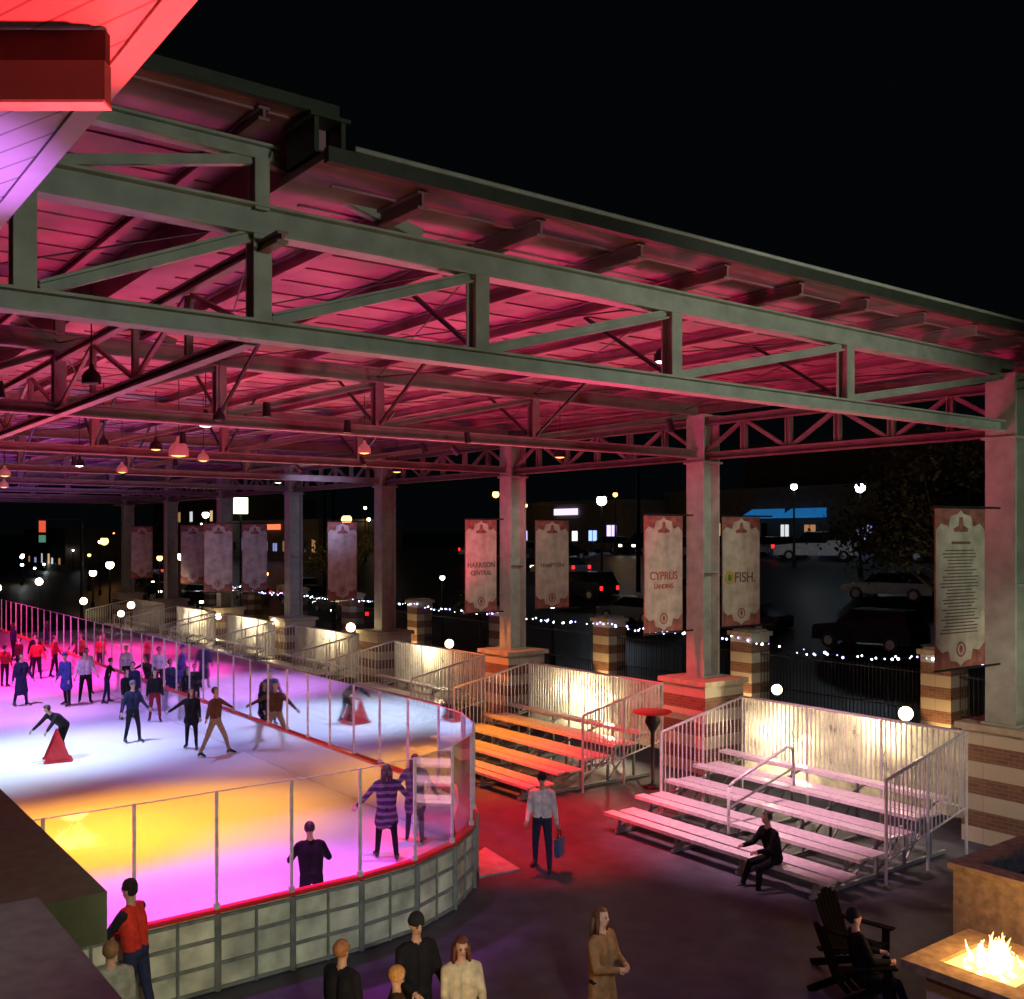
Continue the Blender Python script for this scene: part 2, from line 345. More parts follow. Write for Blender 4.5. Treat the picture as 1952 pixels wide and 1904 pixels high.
for k,Y in enumerate(CYs):
    X=20.25 if k==0 else 20.6; mb=MB()
    mb.box(X-.32,X-.27,Y-.3,Y+.3,2.42,9.35); mb.box(X+.27,X+.32,Y-.3,Y+.3,2.42,9.35); mb.box(X-.265,X+.265,Y-.05,Y+.05,2.42,9.34)
    for z in (2.42,8.1,9.34): mb.box(X-.38,X+.38,Y-.36,Y+.36,z,z+.05)
    for z in (5.2,): mb.box(X-.26,X+.26,Y-.28,Y+.28,z,z+.03)
    for dx in(-.3,.3):
        for dy in(-.25,.25): mb.tube((X+dx,Y+dy,2.47),(X+dx,Y+dy,2.52),.03,n=6)
    c=mkobj('column',mb,[steel],cn,oc); X=20.6
    mb=MB(); mb.box(X-.75,X+.75,Y-.75,Y+.75,0,2.28); mkobj('pedestal',mb,[brick],c,oc)
    mb=MB(); mb.box(X-.85,X+.85,Y-.85,Y+.85,2.285,2.41); mkobj('pedestal_cap',mb,[cream],c,oc)
# ---------------------------------------------------------------- banners
bcream=M('banner_cream',(.50,.42,.33),.75,0,.35,3,.3); bfar=M('banner_far_cream',(.48,.38,.36),.75,0,.4,3,.3); bred=M('banner_red',(.30,.10,.08),.75,0,.55,5); bink=M('banner_ink',(.13,.08,.06),.7); blet=M('banner_red_letter',(.38,.07,.05),.7)  # bfar is a slightly darker, pinker cream for the far banners
bgreen=M('banner_green',(.1,.2,.03),.7); bgold=M('banner_gold',(.5,.3,.03),.7)
def banner(X,Y,wd,lines,label,colr,logo=False,lst=False,tilt=0,pm=None):
    t=thing('banner',(X,Y,3.7),label,'banner',group='banners hung beside the canopy columns',rot=math.radians(tilt))
    mb=MB(); mb.box(-wd/2,wd/2,-.005,.005,0,3); mkobj('banner_backing',mb,[bred],t)
    a=wd/2*.97; P=[(-a,.45),(-a*.75,.3),(-a*.5,.33),(-a*.42,.14),(-.1,.1),(0,.02),(.1,.1),(a*.42,.14),(a*.5,.33),(a*.75,.3),(a,.45),(a,2.6),(a*.8,2.72),(a*.5,2.66),(a*.42,2.86),(.1,2.9),(0,2.97),(-.1,2.9),(-a*.42,2.86),(-a*.5,2.66),(-a*.8,2.72),(-a,2.6)]
    mb=MB(); mb.prism(P,'y',-.012,-.007); mkobj('banner_panel',mb,[pm or bcream],t)
    mb=MB()
    mb.lathe((0,0,0),[(.15,0),(.11,0),(.11,.006),(.15,.006),(.15,0)],16); mb.ell((0,0,.004),(.06,.08,.004),10,4)
    o=mkobj('banner_emblem',mb,[bred],t,smooth=False); o.location=(0,-.013,.34); o.rotation_euler=(math.pi/2,0,0)
    mb=MB(); mb.prism([(-.24,2.62),(-.08,2.68),(-.05,2.84),(.05,2.84),(.08,2.68),(.24,2.62),(.2,2.56),(-.2,2.56)],'y',-.018,-.013); mkobj('banner_crest',mb,[bred],t)
    for z in(3.03,-.03):
        mb=MB(); mb.tube((-wd/2-.02,0,z),(wd/2+.5,0,z),.022); mkobj('banner_arm',mb,[darkmetal],t)
    if lst:
        mb=MB()
        for i in range(26):
            z=2.2-i*.062; q=U(.25,.42)*wd; mb.box(-q,q*U(.8,1),-.017,-.013,z,z+.022)
        mb.box(-.3,.3,-.017,-.013,2.33,2.38); mkobj('name_list',mb,[bink],t)
    else:
        for i,(s,sz,z) in enumerate(lines): textmesh('lettering',s,sz,(.14 if logo else 0,-.016,z),colr,t)
    if logo:
        mb=MB(); mb.lathe((0,0,0),[(.19,0),(.12,0),(.12,.006),(.19,.006),(.19,0)],18); o=mkobj('logo_ring',mb,[bgold],t); o.location=(-.46,-.012,1.33); o.rotation_euler=(math.pi/2,0,0)
        mb=MB(); mb.ell((-.46,-.018,1.33),(.09,.004,.11),12,6); mkobj('logo_leaf',mb,[bgreen],t)
    return t
banner(18.45,10.2,1.6,[],'cream banner with long name list by brick pedestal',bink,lst=True,tilt=-4)
banner(19.1,18.6,1.5,[('CYPRUS',.3,1.35),('LANDING',.17,1.12)],'cream and red banner with red lettering beside column',blet,tilt=3)
banner(22.15,18.6,1.5,[('FISH.',.4,1.2)],'cream and red banner with round gold logo beside column',bink,logo=True,tilt=-3)
banner(19.3,27.0,1.35,[('HARRISON',.24,1.45),('CENTRAL',.21,1.2)],'cream and red banner with dark two line lettering',bink,tilt=5)
banner(22.3,27.0,1.4,[('HAMPTON',.2,1.4)],'cream and red banner with small lettering',bink,tilt=-5)
for k,dx in ((3,-1.9),(4,-1.9),(5,-1.7),(6,-1.7),(4,-3.6)):
    banner(20.6+dx,CYs[k],1.25,[],'pinkish cream banner hanging beside far column',bink,tilt=U(-10,10),pm=bfar)
# ---------------------------------------------------------------- bleachers
def bleacher(L):
    t=thing('bleacher',(14.4,0,0),'silver aluminium bleacher with pink-lit bench rows and rail','bleacher',group='aluminium bleachers beside the rink')
    for i in range(5):
        x=.05+.9*i; z=.36+.21*i; mb=MB(); mb.box(x,x+.26,0,L,z,z+.045); mb.box(x,x+.02,0,L,z-.02,z-.001); mkobj('seat',mb,[alu],t)
        if i>0:
            mb=MB(); mb.box(x-.48,x-.06,.02,L-.02,z-.24,z-.2); mkobj('footboard',mb,[alu],t)
    mb=MB(); n=4
    for j in range(n):
        y=.35+(L-.7)*j/(n-1)
        mb.beam((0.05,y,.06),(4.3,y,.06),.05,.06)
        mb.beam((.1,y,.12),(4.2,y,1.12),.04,.05)
        for i in range(5):
            x=.18+.9*i; mb.beam((x,y,.06),(x,y,.335+.21*i),.05,.05)
        for i in range(4): mb.beam((.18+.9*i,y,.1),(.18+.9*(i+1),y,.3+.21*i),.03,.03)
    mkobj('frame',mb,[galv],t)
    mb=MB(); XB=4.45
    mb.tube((XB,0,2.4),(XB,L,2.4),.03); mb.tube((XB,0,.95),(XB,L,.95),.02)
    for j in range(4):
        y=L*j/3; mb.tube((XB,y,0),(XB,y,2.42),.03)
    y=.12
    while y<L: mb.beam((XB,y,.95),(XB,y,2.4),.024,.024); y+=.115
    mkobj('back_rail',mb,[alu],t)
    mb=MB(); mb.add([(XB+.05,.03,.7),(XB+.05,L-.03,.7),(XB+.05,L-.03,2.36),(XB+.05,.03,2.36)],[(0,1,2,3)]); mkobj('windscreen',mb,[screenm],t,recalc=False)
    for ys in (0,L):
        mb=MB(); mb.tube((1.75,ys,1.87),(XB,ys,2.4),.03); mb.tube((1.75,ys,.45),(XB,ys,.95),.02)
        x=1.75
        while x<XB+.01:
            q=(x-1.75)/(XB-1.75); mb.beam((x,ys,.45+.5*q),(x,ys,1.87+.53*q),.02,.02); x+=.135
        for x in(1.75,3.1): mb.tube((x,ys,0),(x,ys,1.87+.53*(x-1.75)/2.7),.03)
        mkobj('side_rail',mb,[alu],t)
    return t
def handrail(t,y):
    mb=MB(); P=[(.95,y,.35),(.95,y,1.3),(1.1,y,1.38),(2.75,y,1.85),(2.95,y,1.8),(2.98,y,.9)]
    for a,b in zip(P[:-1],P[1:]): mb.tube(a,b,.03)
    mb.tube((.95,y,.9),(2.97,y,1.4),.024); mkobj('handrail',mb,[alu],t,smooth=True)
b0=bleacher(5.5); b0.location=(14.4,10.3,0)
bys=[(18.4,'orange and red lit aluminium bleacher with white railings'),(26.2,'dim aluminium bleacher with railings beside the glass'),(34.4,'far dim aluminium bleacher'),(42,'far dim aluminium bleacher'),(49,'far dim aluminium bleacher'),(56.5,'far dim aluminium bleacher')]
for y,l in bys: copy_thing(b0,(14.4,y,0),label=l)
handrail(b0,2.9)
# ---------------------------------------------------------------- people
def person(x,y,z,head,h=1.72,lean=0,arms=((5,8,15),(5,8,15)),legs=((6,4),(-6,6)),top=(.03,.03,.04),bot=(.03,.03,.05),hair='short',haircol=(.03,.02,.012),coat=0,label='',shoe=(.02,.02,.02),stripe=None,near=False,skate=False,sit=None,headturn=0,headtilt=0,group=None,spread=.1,sleeve=None):
    s=h/1.75; seg=[]; V=Vector
    la=math.radians(lean); up=V((0,math.sin(la),math.cos(la))); rt=V((1,0,0)); AL='slv' if sleeve else 'top'
    pel=V((0,0,0)); chest=pel+up*.36; neck=pel+up*.54
    hd=neck+ (up*.8+V((0,0,.2))).normalized()*.19
    feet=[]
    for i,sg in enumerate((-1,1)):
        a,kn=legs[i]; a=math.radians(a); kn=math.radians(kn)
        hip=pel+rt*(sg*.095)+V((0,0,-.03)); kneep=hip+V((sg*spread*.45,math.sin(a)*.43,-math.cos(a)*.43)); b=a-kn
        ank=kneep+V((sg*spread*.3,math.sin(b)*.41,-math.cos(b)*.41)); toe=ank+V((sg*.04,.17,-.05)); heel=ank+V((0,-.04,-.04))
        seg+= [(hip,kneep,.095,.066,'bot'),(kneep,ank,.065,.048,'bot'),(ank,toe,.048,.038,'shoe'),(ank,heel,.048,.042,'shoe')]; feet.append(ank)
    seg+=[(pel-rt*.07,pel+rt*.07,.12,.12,'bot'),(pel-rt*.07+up*.06,chest-rt*.09,.115,.125,'top'),(pel+rt*.07+up*.06,chest+rt*.09,.115,.125,'top'),
          (chest-rt*.085+up*.04,neck-rt*.13-up*.04,.115,.07,'top'),(chest+rt*.085+up*.04,neck+rt*.13-up*.04,.115,.07,'top'),(neck-rt*.13-up*.05,neck+rt*.13-up*.05,.075,.075,'top'),(neck-up*.02,hd-up*.03,.055,.05,'skin')]
    if coat:
        for sg in(-1,1): seg.append((pel+rt*(sg*.05)+up*.1,pel+rt*(sg*.08)+V((0,.02,-coat)),.125,.155,'top'))
    hands=[]
    for i,sg in enumerate((-1,1)):
        f,b,e=[math.radians(q) for q in arms[i][:3]]; inw=math.radians(arms[i][3]) if len(arms[i])>3 else 0
        sh=neck+rt*(sg*.185)-up*.06
        d=V((sg*math.sin(b),math.sin(f)*math.cos(b),-math.cos(f)*math.cos(b))); el=sh+d*.29
        f1=f+e; d2=V((sg*math.sin(b),math.sin(f1)*math.cos(b),-math.cos(f1)*math.cos(b)))
        d2=(d2+rt*(-sg*math.sin(inw)*1.2)).normalized(); wr=el+d2*.25; hn=wr+d2*.08
        seg+=[(sh,el,.068,.055,AL),(el,wr,.055,.042,AL),(wr,hn,.03,.034,'skin')]; hands.append((hn,d2,sg))
    mb=MB()
    for p,q,r0,r1,l in seg: mb.tube(p,q,r0,r1,10); mb.ell(p,r0,10,6); mb.ell(q,r1,10,6)
    rot=Matrix.Rotation(math.radians(headturn),3,'Z')@Matrix.Rotation(-la*.5-math.radians(headtilt),3,'X')
    mb.ell(hd+rot@V((0,-.005,.02)),(.075,.095,.1),12,8,rot=rot); mb.ell(hd+rot@V((0,.022,-.045)),(.055,.065,.07),10,6,rot=rot)
    if near:
        mb.ell(hd+rot@V((0,.098,-.01)),(.014,.02,.025),8,6,rot=rot)
        for q in(-1,1): mb.ell(hd+rot@V((q*.077,-.005,-.005)),(.012,.022,.032),8,6,rot=rot)
    me=bpy.data.meshes.new('t'); me.from_pydata([tuple(v) for v in mb.v],[],mb.f)
    o=bpy.data.objects.new('t',me); COL.objects.link(o)
    md=o.modifiers.new('r','REMESH'); md.mode='VOXEL'; md.voxel_size=.017 if near else .028
    sm=o.modifiers.new('s','SMOOTH'); sm.iterations=3 if near else 2; sm.factor=.5
    dg=bpy.context.evaluated_depsgraph_get(); me2=bpy.data.meshes.new_from_object(o.evaluated_get(dg)); bpy.data.objects.remove(o)
    fb=MB()
    for hn,d,sg in hands:
        sd=d.cross(V((0,1,0))); sd=(rt if sd.length<.2 else sd.normalized()); dn=d.cross(sd).normalized()
        for k,(o_,L) in enumerate(((-.026,.065),(-.009,.078),(.009,.073),(.026,.056))):
            p=hn+sd*o_; m1=p+(d*.9+dn*.25)*L*.6; m2=m1+(d*.6+dn*.7)*L*.5
            fb.tube(p,m1,.0095,.0088,6); fb.tube(m1,m2,.0088,.0075,6)
        p=hn-d*.05+sd*.025*sg; m1=p+(sd*sg*.7+d*.7)*.035; m2=m1+(d*.9+dn*.3)*.03; fb.tube(p,m1,.012,.01,6); fb.tube(m1,m2,.01,.008,6)
    nv=len(me2.vertices); vs=np.zeros(nv*3); me2.vertices.foreach_get('co',vs); vs=vs.reshape(-1,3)
    faces=[tuple(p.vertices) for p in me2.polygons]; cen=np.array([vs[list(f)].mean(0) for f in faces])
    best=np.full(len(faces),1e9); lab=np.zeros(len(faces),int); LB={'top':0,'bot':1,'shoe':2,'skin':3,'slv':4}
    S2=seg+[(hd,hd+V((0,.01,.02)),.1,.09,'skin')]
    for p,q,r0,r1,l in S2:
        p_=np.array(p);d_=np.array(q)-p_; L=max(1e-9,(d_**2).sum()); t=np.clip(((cen-p_)@d_)/L,0,1)
        dist=np.linalg.norm(cen-(p_+t[:,None]*d_),axis=1)-(r0+(r1-r0)*t); mk=dist<best; best[mk]=dist[mk]; lab[mk]=LB[l]
    zmin=vs[:,2].min()
    allv=[tuple(v) for v in vs]+[tuple(v) for v in fb.v]; allf=faces+[tuple(i+nv for i in f) for f in fb.f]
    m=bpy.data.meshes.new('person'); m.from_pydata(allv,[],allf)
    T=M('cloth_top',top,.85,0,.35,9,.5,spec=.2)
    if stripe:
        nt=T.node_tree; b=nt.nodes['Principled BSDF']; tc=nt.nodes.new('ShaderNodeTexCoord'); wv=nt.nodes.new('ShaderNodeTexWave'); wv.bands_direction='Z'; wv.inputs['Scale'].default_value=2.4; wv.inputs['Distortion'].default_value=1.5
        r=nt.nodes.new('ShaderNodeValToRGB'); r.color_ramp.elements[0].position=.5; r.color_ramp.elements[0].color=list(top)+[1]; r.color_ramp.elements[1].position=.7; r.color_ramp.elements[1].color=list(stripe)+[1]
        nt.links.new(tc.outputs['Object'],wv.inputs[0]); nt.links.new(wv.outputs['Fac'],r.inputs[0]); nt.links.new(r.outputs[0],b.inputs['Base Color'])
    ms=[T,M('cloth_legs',bot,.85,0,.25,14,.3,spec=.2),M('shoes',shoe,.5),skin]
    if sleeve: ms.append(M('cloth_sleeve',sleeve,.85))
    for mm in ms: m.materials.append(mm)
    m.polygons.foreach_set('material_index',list(lab)+[3]*len(fb.f)); m.polygons.foreach_set('use_smooth',[True]*len(m.polygons))
    body=bpy.data.objects.new('person',m); COL.objects.link(body)
    body.location=(x,y,z-zmin*s if sit is None else z+sit+.1*s); body.scale=(s,)*3; body.rotation_euler[2]=head
    body['label']=label; body['category']='person'
    if group: body['group']=group
    hb=MB(); hm=M('hair',haircol,.6,0,.3,30,.3)
    hc=hd+rot@V((0,-.012,.03))
    if hair=='hat':
        pr=[(.089,-.005),(.095,.0),(.095,.035),(.088,.045),(.085,.07),(.06,.105),(.02,.12),(0.001,.122)]
        tb=MB(); tb.lathe((0,0,0),pr,14); hb.add([hc+rot@V(v) for v in tb.v],tb.f)
        tb=MB(); tb.ell((0,-.02,-.02),(.08,.08,.08),10,6); hb.add([hc+rot@V(v) for v in tb.v],[f for f in tb.f if sum(tb.v[i][1] for i in f)/len(f)<.0])
        mkobj('hat',hb,[M('knit_hat',haircol,.9,0,.3,40,.4)],body,smooth=True)
    else:
        tb=MB(); tb.ell((0,0,0),(.088,.105,.1),16,10)
        fs=[f for f in tb.f if not (sum(tb.v[i][1] for i in f)/len(f)>.045 and sum(tb.v[i][2] for i in f)/len(f)<.045)]
        fs=[f for f in fs if sum(tb.v[i][2] for i in f)/len(f)>-.085]
        hb.add([hc+rot@V(v) for v in tb.v],fs)
        if hair=='long':
            for dx in(-.065,-.03,.03,.065):
                hb.tube(hc+rot@V((dx,-.05,-.02)),hc+V((dx*1.35,-.075,-.24)),.045,.022,8); hb.ell(hc+V((dx*1.35,-.075,-.24)),.023,8,6)
            for q in(-1,1): hb.tube(hc+rot@V((q*.078,.01,.0)),hc+V((q*.1,.02,-.22)),.03,.018,8)
        mkobj('hair',hb,[hm],body,smooth=True)
    if near:
        eb=MB()
        for q in(-1,1): eb.ell(hd+rot@V((q*.03,.083,.015)),(.012,.008,.007),8,6); eb.ell(hd+rot@V((q*.03,.087,.035)),(.018,.006,.004),8,6)
        mkobj('eyes',eb,[black],body,smooth=True)
        eb=MB(); eb.ell(hd+rot@V((0,.083,-.055)),(.024,.008,.007),8,6); mkobj('mouth',eb,[M('lips',(.4,.12,.1),.5)],body,smooth=True)
    if skate:
        kb=MB()
        for a in feet: kb.bx((a.x+.01,a.y+.05,zmin+.0),(.008,.26,.045))
        mkobj('skate_blade',kb,[alu],body)
        body.location.z+=.02*s
    return body
D=math.radians
navy=(.02,.025,.07); dk=(.012,.012,.016); grey=(.12,.13,.16); bk0=(.004,.004,.005)
GS='skaters on the ice'
sk=lambda *a,**k: person(*a,skate=True,group=GS,**k)
sk(8.1,39.6,.1,D(200),1.8,top=navy,bot=navy,coat=.45,arms=((10,15,20),(-5,12,10)),label='skater in long navy coat gliding on ice')
sk(9.4,38.6,.1,D(120),1.85,top=(.04,.06,.25),bot=dk,coat=.3,hair='hat',haircol=(.04,.06,.2),lean=8,label='skater in blue hooded coat on ice')
sk(10.1,38.9,.1,D(170),1.8,top=(.6,.6,.65),bot=dk,arms=((10,20,30),(0,15,10)),label='skater in white jacket and dark trousers')
sk(7.13,29.6,.1,D(115),1.72,top=dk,bot=dk,lean=50,arms=((45,10,5),(45,10,5)),legs=((25,40),(-5,15)),label='skater in black bending over red skating aid')
sk(10.7,38.3,.1,D(250),1.6,top=dk,bot=navy,lean=12,arms=((20,60,10),(10,70,10)),label='young skater in dark clothes with arms held out')
sk(9.28,30.6,.1,D(190),1.75,top=navy,bot=dk,hair='hat',haircol=(.1,.1,.15),arms=((10,22,30),(0,20,20)),legs=((10,8),(-4,10)),label='skater in navy jacket and knit hat')
sk(10.9,33.6,.1,D(160),1.65,top=dk,bot=(.25,.02,.03),hair='long',label='skater in black top with red trousers')
sk(10.3,34.6,.1,D(200),1.6,top=dk,bot=dk,label='skater in black beside another skater')
sk(10.8,35.6,.1,D(150),1.7,top=navy,bot=(.05,.05,.2),coat=.2,label='skater in dark blue jacket')
sk(10.35,28.7,.1,D(150),1.68,top=dk,bot=dk,hair='long',coat=.12,legs=((14,6),(-8,8)),arms=((10,10,30),(10,55,5)),label='skater woman in black holding companion hand')
sk(10.55,27.4,.1,D(215),1.85,top=(.14,.06,.035),bot=(.35,.26,.16),arms=((10,62,0),(15,45,10)),legs=((18,8),(-14,5)),spread=.3,label='skater in brown jacket and tan trousers, arms out')
sk(10.7,41,.1,D(180),1.7,top=(.5,.5,.6),bot=dk,label='skater in white jacket far along ice')
for i,(xx,yy,c) in enumerate(((9.7,47.8,(.05,.01,.01)),(10.15,46.6,(.4,.03,.03)),(10.5,48.6,dk),(10.9,46.8,(.3,.02,.03)),(10.7,54,navy),(8.6,45,(.3,.03,.03)))):
    sk(xx,yy,.1,D(120+40*i),1.62+.04*(i%5),top=c,bot=dk,hair=('short','long','hat')[i%3],arms=((10,12+8*(i%3),20),(-5,15,10)),label='skater in %s clothes far along the ice'%('red' if c[0]>.2 else 'dark'))
sk(9.75,16.7,.1,D(335),1.72,top=(.03,.03,.045),stripe=(.14,.13,.15),bot=bk0,hair='long',legs=((10,5),(-12,4)),arms=((0,42,10),(0,40,10)),coat=.25,near=True,label='skater in grey striped poncho seen from behind')
sk(10.75,17.3,.1,D(320),1.68,top=(.06,.05,.1),stripe=(.15,.13,.2),bot=(.05,.05,.08),hair='long',legs=((8,5),(-10,4)),arms=((0,34,10),(0,30,10)),coat=.25,near=True,label='skater in purple grey striped wrap beside glass')
sk(6.95,14.15,.1,D(340),1.66,top=bk0,bot=bk0,arms=((20,26,60,25),(20,26,60,25)),lean=24,headtilt=15,near=True,label='skater in black hunched over the boards')
sp='spectators around the rink'
person(13.3,30.6,0,D(90),1.72,top=dk,bot=dk,label='spectator in dark coat behind the glass',group=sp)
person(14.2,32.9,0,D(90),1.7,top=navy,bot=dk,hair='hat',label='spectator in navy coat and hat',group=sp)
person(13.4,37.7,0,D(90),1.75,top=dk,bot=dk,label='spectator in dark coat behind the glass',group=sp)
person(11.9,14.7,0,D(130),1.74,top=(.85,.85,.86),bot=(.03,.04,.1),hair='hat',haircol=dk,arms=((5,12,8),(5,12,35,10)),legs=((12,6),(-10,8)),headtilt=20,near=True,label='person in white puffy jacket and jeans walking with bag',group=sp)
person(4.0,13.05,0,D(38),1.8,top=(.7,.05,.03),sleeve=dk,bot=(.03,.04,.1),hair='hat',haircol=dk,arms=((35,8,45),(30,12,50)),lean=8,near=True,label='person in red vest and dark sleeves against rink boards',group=sp)
person(3.25,11.5,0,D(-10),1.72,top=(.3,.33,.3),bot=dk,haircol=(.25,.14,.06),near=True,label='person with light brown hair in grey jacket',group=sp)
person(5.25,9.95,0,D(-70),1.74,top=dk,bot=dk,haircol=(.35,.15,.06),near=True,label='person in black coat with short auburn hair',group=sp)
person(5.55,9.3,0,D(-120),1.6,top=(.05,.03,.02),bot=dk,haircol=(.5,.25,.06),near=True,headtilt=30,label='child with blond hair looking down',group=sp)
person(6.2,9.95,0,D(175),1.8,top=dk,bot=dk,hair='hat',haircol=dk,near=True,arms=((15,12,60,20),(15,12,60,20)),headtilt=12,label='man in black coat and black cap',group=sp)
person(6.45,9.4,0,D(160),1.66,top=(.6,.52,.35),bot=dk,hair='long',haircol=(.12,.03,.015),near=True,coat=.15,arms=((20,8,50,15),(20,8,50,15)),headtilt=15,label='woman in cream coat with long dark red hair',group=sp)
person(8.15,8.95,0,D(-165),1.74,top=(.26,.15,.07),bot=dk,hair='long',haircol=(.1,.045,.02),near=True,coat=.35,arms=((12,14,80,55),(18,14,72,55)),label='woman in brown coat with arms folded by firelight',group=sp)
person(14.65,11.55,0,D(75),1.72,sit=.40,top=bk0,bot=bk0,hair='short',lean=14,legs=((78,70),(82,62)),arms=((30,10,55,15),(35,10,50,15)),near=True,label='person in black sitting on bleacher bench',group=sp)
t=thing('bag',(12.05,14.38,.3),'blue shopping bag hanging from walking person hand','bag')
mb=MB(); mb.prism([(-.13,0),(.13,0),(.16,.33),(-.16,.33)],'y',-.05,.05); mkobj('bag_body',mb,[M('blue_plastic',(.05,.15,.35),.4)],t)
mb=MB()
for a,b in(((-.08,0,.33),(-.05,0,.47)),((-.05,0,.47),(.05,0,.47)),((.05,0,.47),(.08,0,.33))): mb.tube(a,b,.01,n=6)
mkobj('bag_handle',mb,[black],t); t.rotation_euler[2]=D(30)
redp=M('red_plastic',(.6,.02,.03),.4)
def aid(loc,rot,label):
    t=thing('skating_aid',loc,label,'skating aid',rot,group='skating aids')
    mb=MB()
    for sx in(-1,1):
        mb.tube((sx*.3,-.35,.04),(sx*.3,.35,.04),.035); mb.tube((sx*.3,-.3,.04),(sx*.24,.0,.82),.03); mb.tube((sx*.3,.3,.04),(sx*.24,.0,.8),.03)
        mb.prism([(-.3,.05),(.3,.05),(.05,.75),(-.05,.75)],'x',sx*.27-.01,sx*.27+.01)
    mb.tube((-.26,0,.8),(.26,0,.8),.03); mb.tube((-.3,-.35,.04),(.3,-.35,.04),.03); mkobj('aid_frame',mb,[redp],t,smooth=False); return t
aid((6.9,29.35,.1),D(80),'red plastic skating aid frame pushed by skater')
# ---------------------------------------------------------------- pendant lamps & stage lights
def pendant(p,ztop,r,glow,shade,label):
    t=thing('pendant_lamp',p,label,'pendant lamp',group='pendant lamps under the canopy roof')
    mb=MB(); mb.lathe((0,0,0),[(r,0),(r*.97,.12*r/.16),(r*.7,.19*r/.16),(r*.3,.24*r/.16),(r*.22,.32*r/.16),(.0,.33*r/.16)],18); mkobj('lamp_shade',mb,[shade],t,smooth=True)
    mb=MB(); mb.tube((0,0,.3*r/.16),(0,0,ztop-p[2]),.01,n=6); mkobj('lamp_stem',mb,[darkmetal],t)
    mb=MB(); mb.lathe((0,0,.02),[(0.0,-.05),(r*.6,-.03),(r*.85,.0),(0,.01)],14); mkobj('lamp_bulb',mb,[glow],t,smooth=True)
bellsh=M('bell_shade',(.45,.28,.25),.4,0,.1,5,emit=(1,.25,.25),es=.15)
gl=E('pendant_glow',(1,.7,.5),4); glb=E('pendant_blue_glow',(.75,.7,1),8); gly=E('pendant_amber_glow',(1,.5,.1),2.5)
for p,r,gg in(((11.6,11.3,8.92),.15,glb),((7.2,19.2,8.3),.16,gl),((3.9,14.7,8.3),.13,darkmetal),((3.1,20.9,8.3),.14,gl),((7.0,18.0,8.3),.11,darkmetal),((8.2,25.2,8.3),.15,gly),((6.8,24.6,8.3),.11,darkmetal),((8.3,32.6,8.3),.15,glb),((17.3,38.2,8.3),.18,gl),((17.5,29.3,8.3),.18,gly),((17.7,21.1,8.3),.17,gly)):
    pendant(p,9.75,r,gg,darkmetal,'black dome pendant lamp hanging under canopy')
for p,r in(((8.0,23.0,8.0),.22),((9.5,25.5,8.1),.14),((8.8,30,8.0),.15),((12.5,22.5,8.25),.16),((6.5,34,8.0),.16),((8,42,8),.16)):
    pendant(p,9.75,r,gly,bellsh,'translucent bell-shaped pendant lamp hanging under canopy')
def stage(loc,target,energy,col,angle,blend=.8,r=.15):
    t=thing('spotlight',loc,'black stage spotlight clamped to the truss','spotlight',group='stage spotlights on the trusses')
    d=(Vector(target)-Vector(loc)).normalized()
    mb=MB(); mb.tube(tuple(-d*.3),tuple(-d*.06),.06,.075,12); mkobj('spotlight_can',mb,[black],t)
    light('SPOT',loc,energy,col,t,target,angle,blend,r)
V_=(.92,.085,1)
stage((3,16.0,8.1),(3.6,15.6,0),4600,V_,60,.75)
stage((7.0,15.9,8.1),(7.0,15.5,0),4300,V_,58,.75)
stage((9.3,17.4,8.1),(9.3,17.2,0),1700,(.6,.25,1),56)
stage((3.2,21.2,8.1),(4.0,21.3,0),5800,(1,.40,.012),62,1.0)
stage((7.6,21.6,8.1),(7.6,21.6,0),5800,(1,.40,.015),58,1.0)
stage((3,28.6,8.1),(4.5,30,0),4300,(.55,.76,1),66,1)
stage((7.5,30,8.1),(7.6,30.8,0),4300,(.50,.64,1),64,1)
stage((10,29,8.1),(10,28,0),1300,(.25,.35,1),56,1)
stage((10,34,8.1),(9.6,34.5,0),2000,(.35,.30,1),60)
stage((6,38,8.1),(6.8,39,0),4200,(.72,.30,1),70)
stage((8,45,8.1),(9,46,0),9500,(1,.05,.5),72)
stage((8,54,8.1),(9,55,0),7500,(1,.03,.3),90)
stage((3.5,22,8.1),(11.4,24,.5),900,(1,.45,.25),36)  # this spot and the next are added to brighten the far inner boards
stage((3.5,30,8.1),(11.4,32,.5),1000,(.6,.45,1),40)
for (p,tg,e,c,a) in (((9,13,3.2),(11,15.5,10),1250,(1,.025,.16),145),((15.5,16.6,3),(14,15,10),1250,(1,.025,.18),150),((9,24,3.6),(9,25,10),1150,(1,.03,.15),145),((17,25,3),(16,25,10),950,(1,.03,.18),145),
                     ((4,20,4),(2,22,10),1000,(1,.03,.13),140),((9,35,4),(9,36,10),850,(.7,.05,.55),145),((9,46,4),(9,47,10),1400,(.28,.08,1),145),((9,58,4),(9,59,10),1500,(.18,.1,1),145)):
    light('SPOT',p,e,c,None,tg,a,.5,.25,name='roof_wash_light')
stage((13,20.4,8.1),(16,18.8,0),5200,(1,.02,.035),46)
stage((12.4,17.8,8.1),(13.2,16.9,0),9500,(1,.0,.010),52)
stage((14,25.2,8.1),(15.2,22.4,.5),6500,(1,.26,.0),46)
stage((14,13.4,8.1),(16.6,13.4,.5),4200,(1,.46,.60),54)
stage((13,19,8.0),(20,18.6,1.9),4200,(1,.03,.06),22)
stage((13,27,8.0),(20,27,1.8),3800,(1,.2,.04),22)
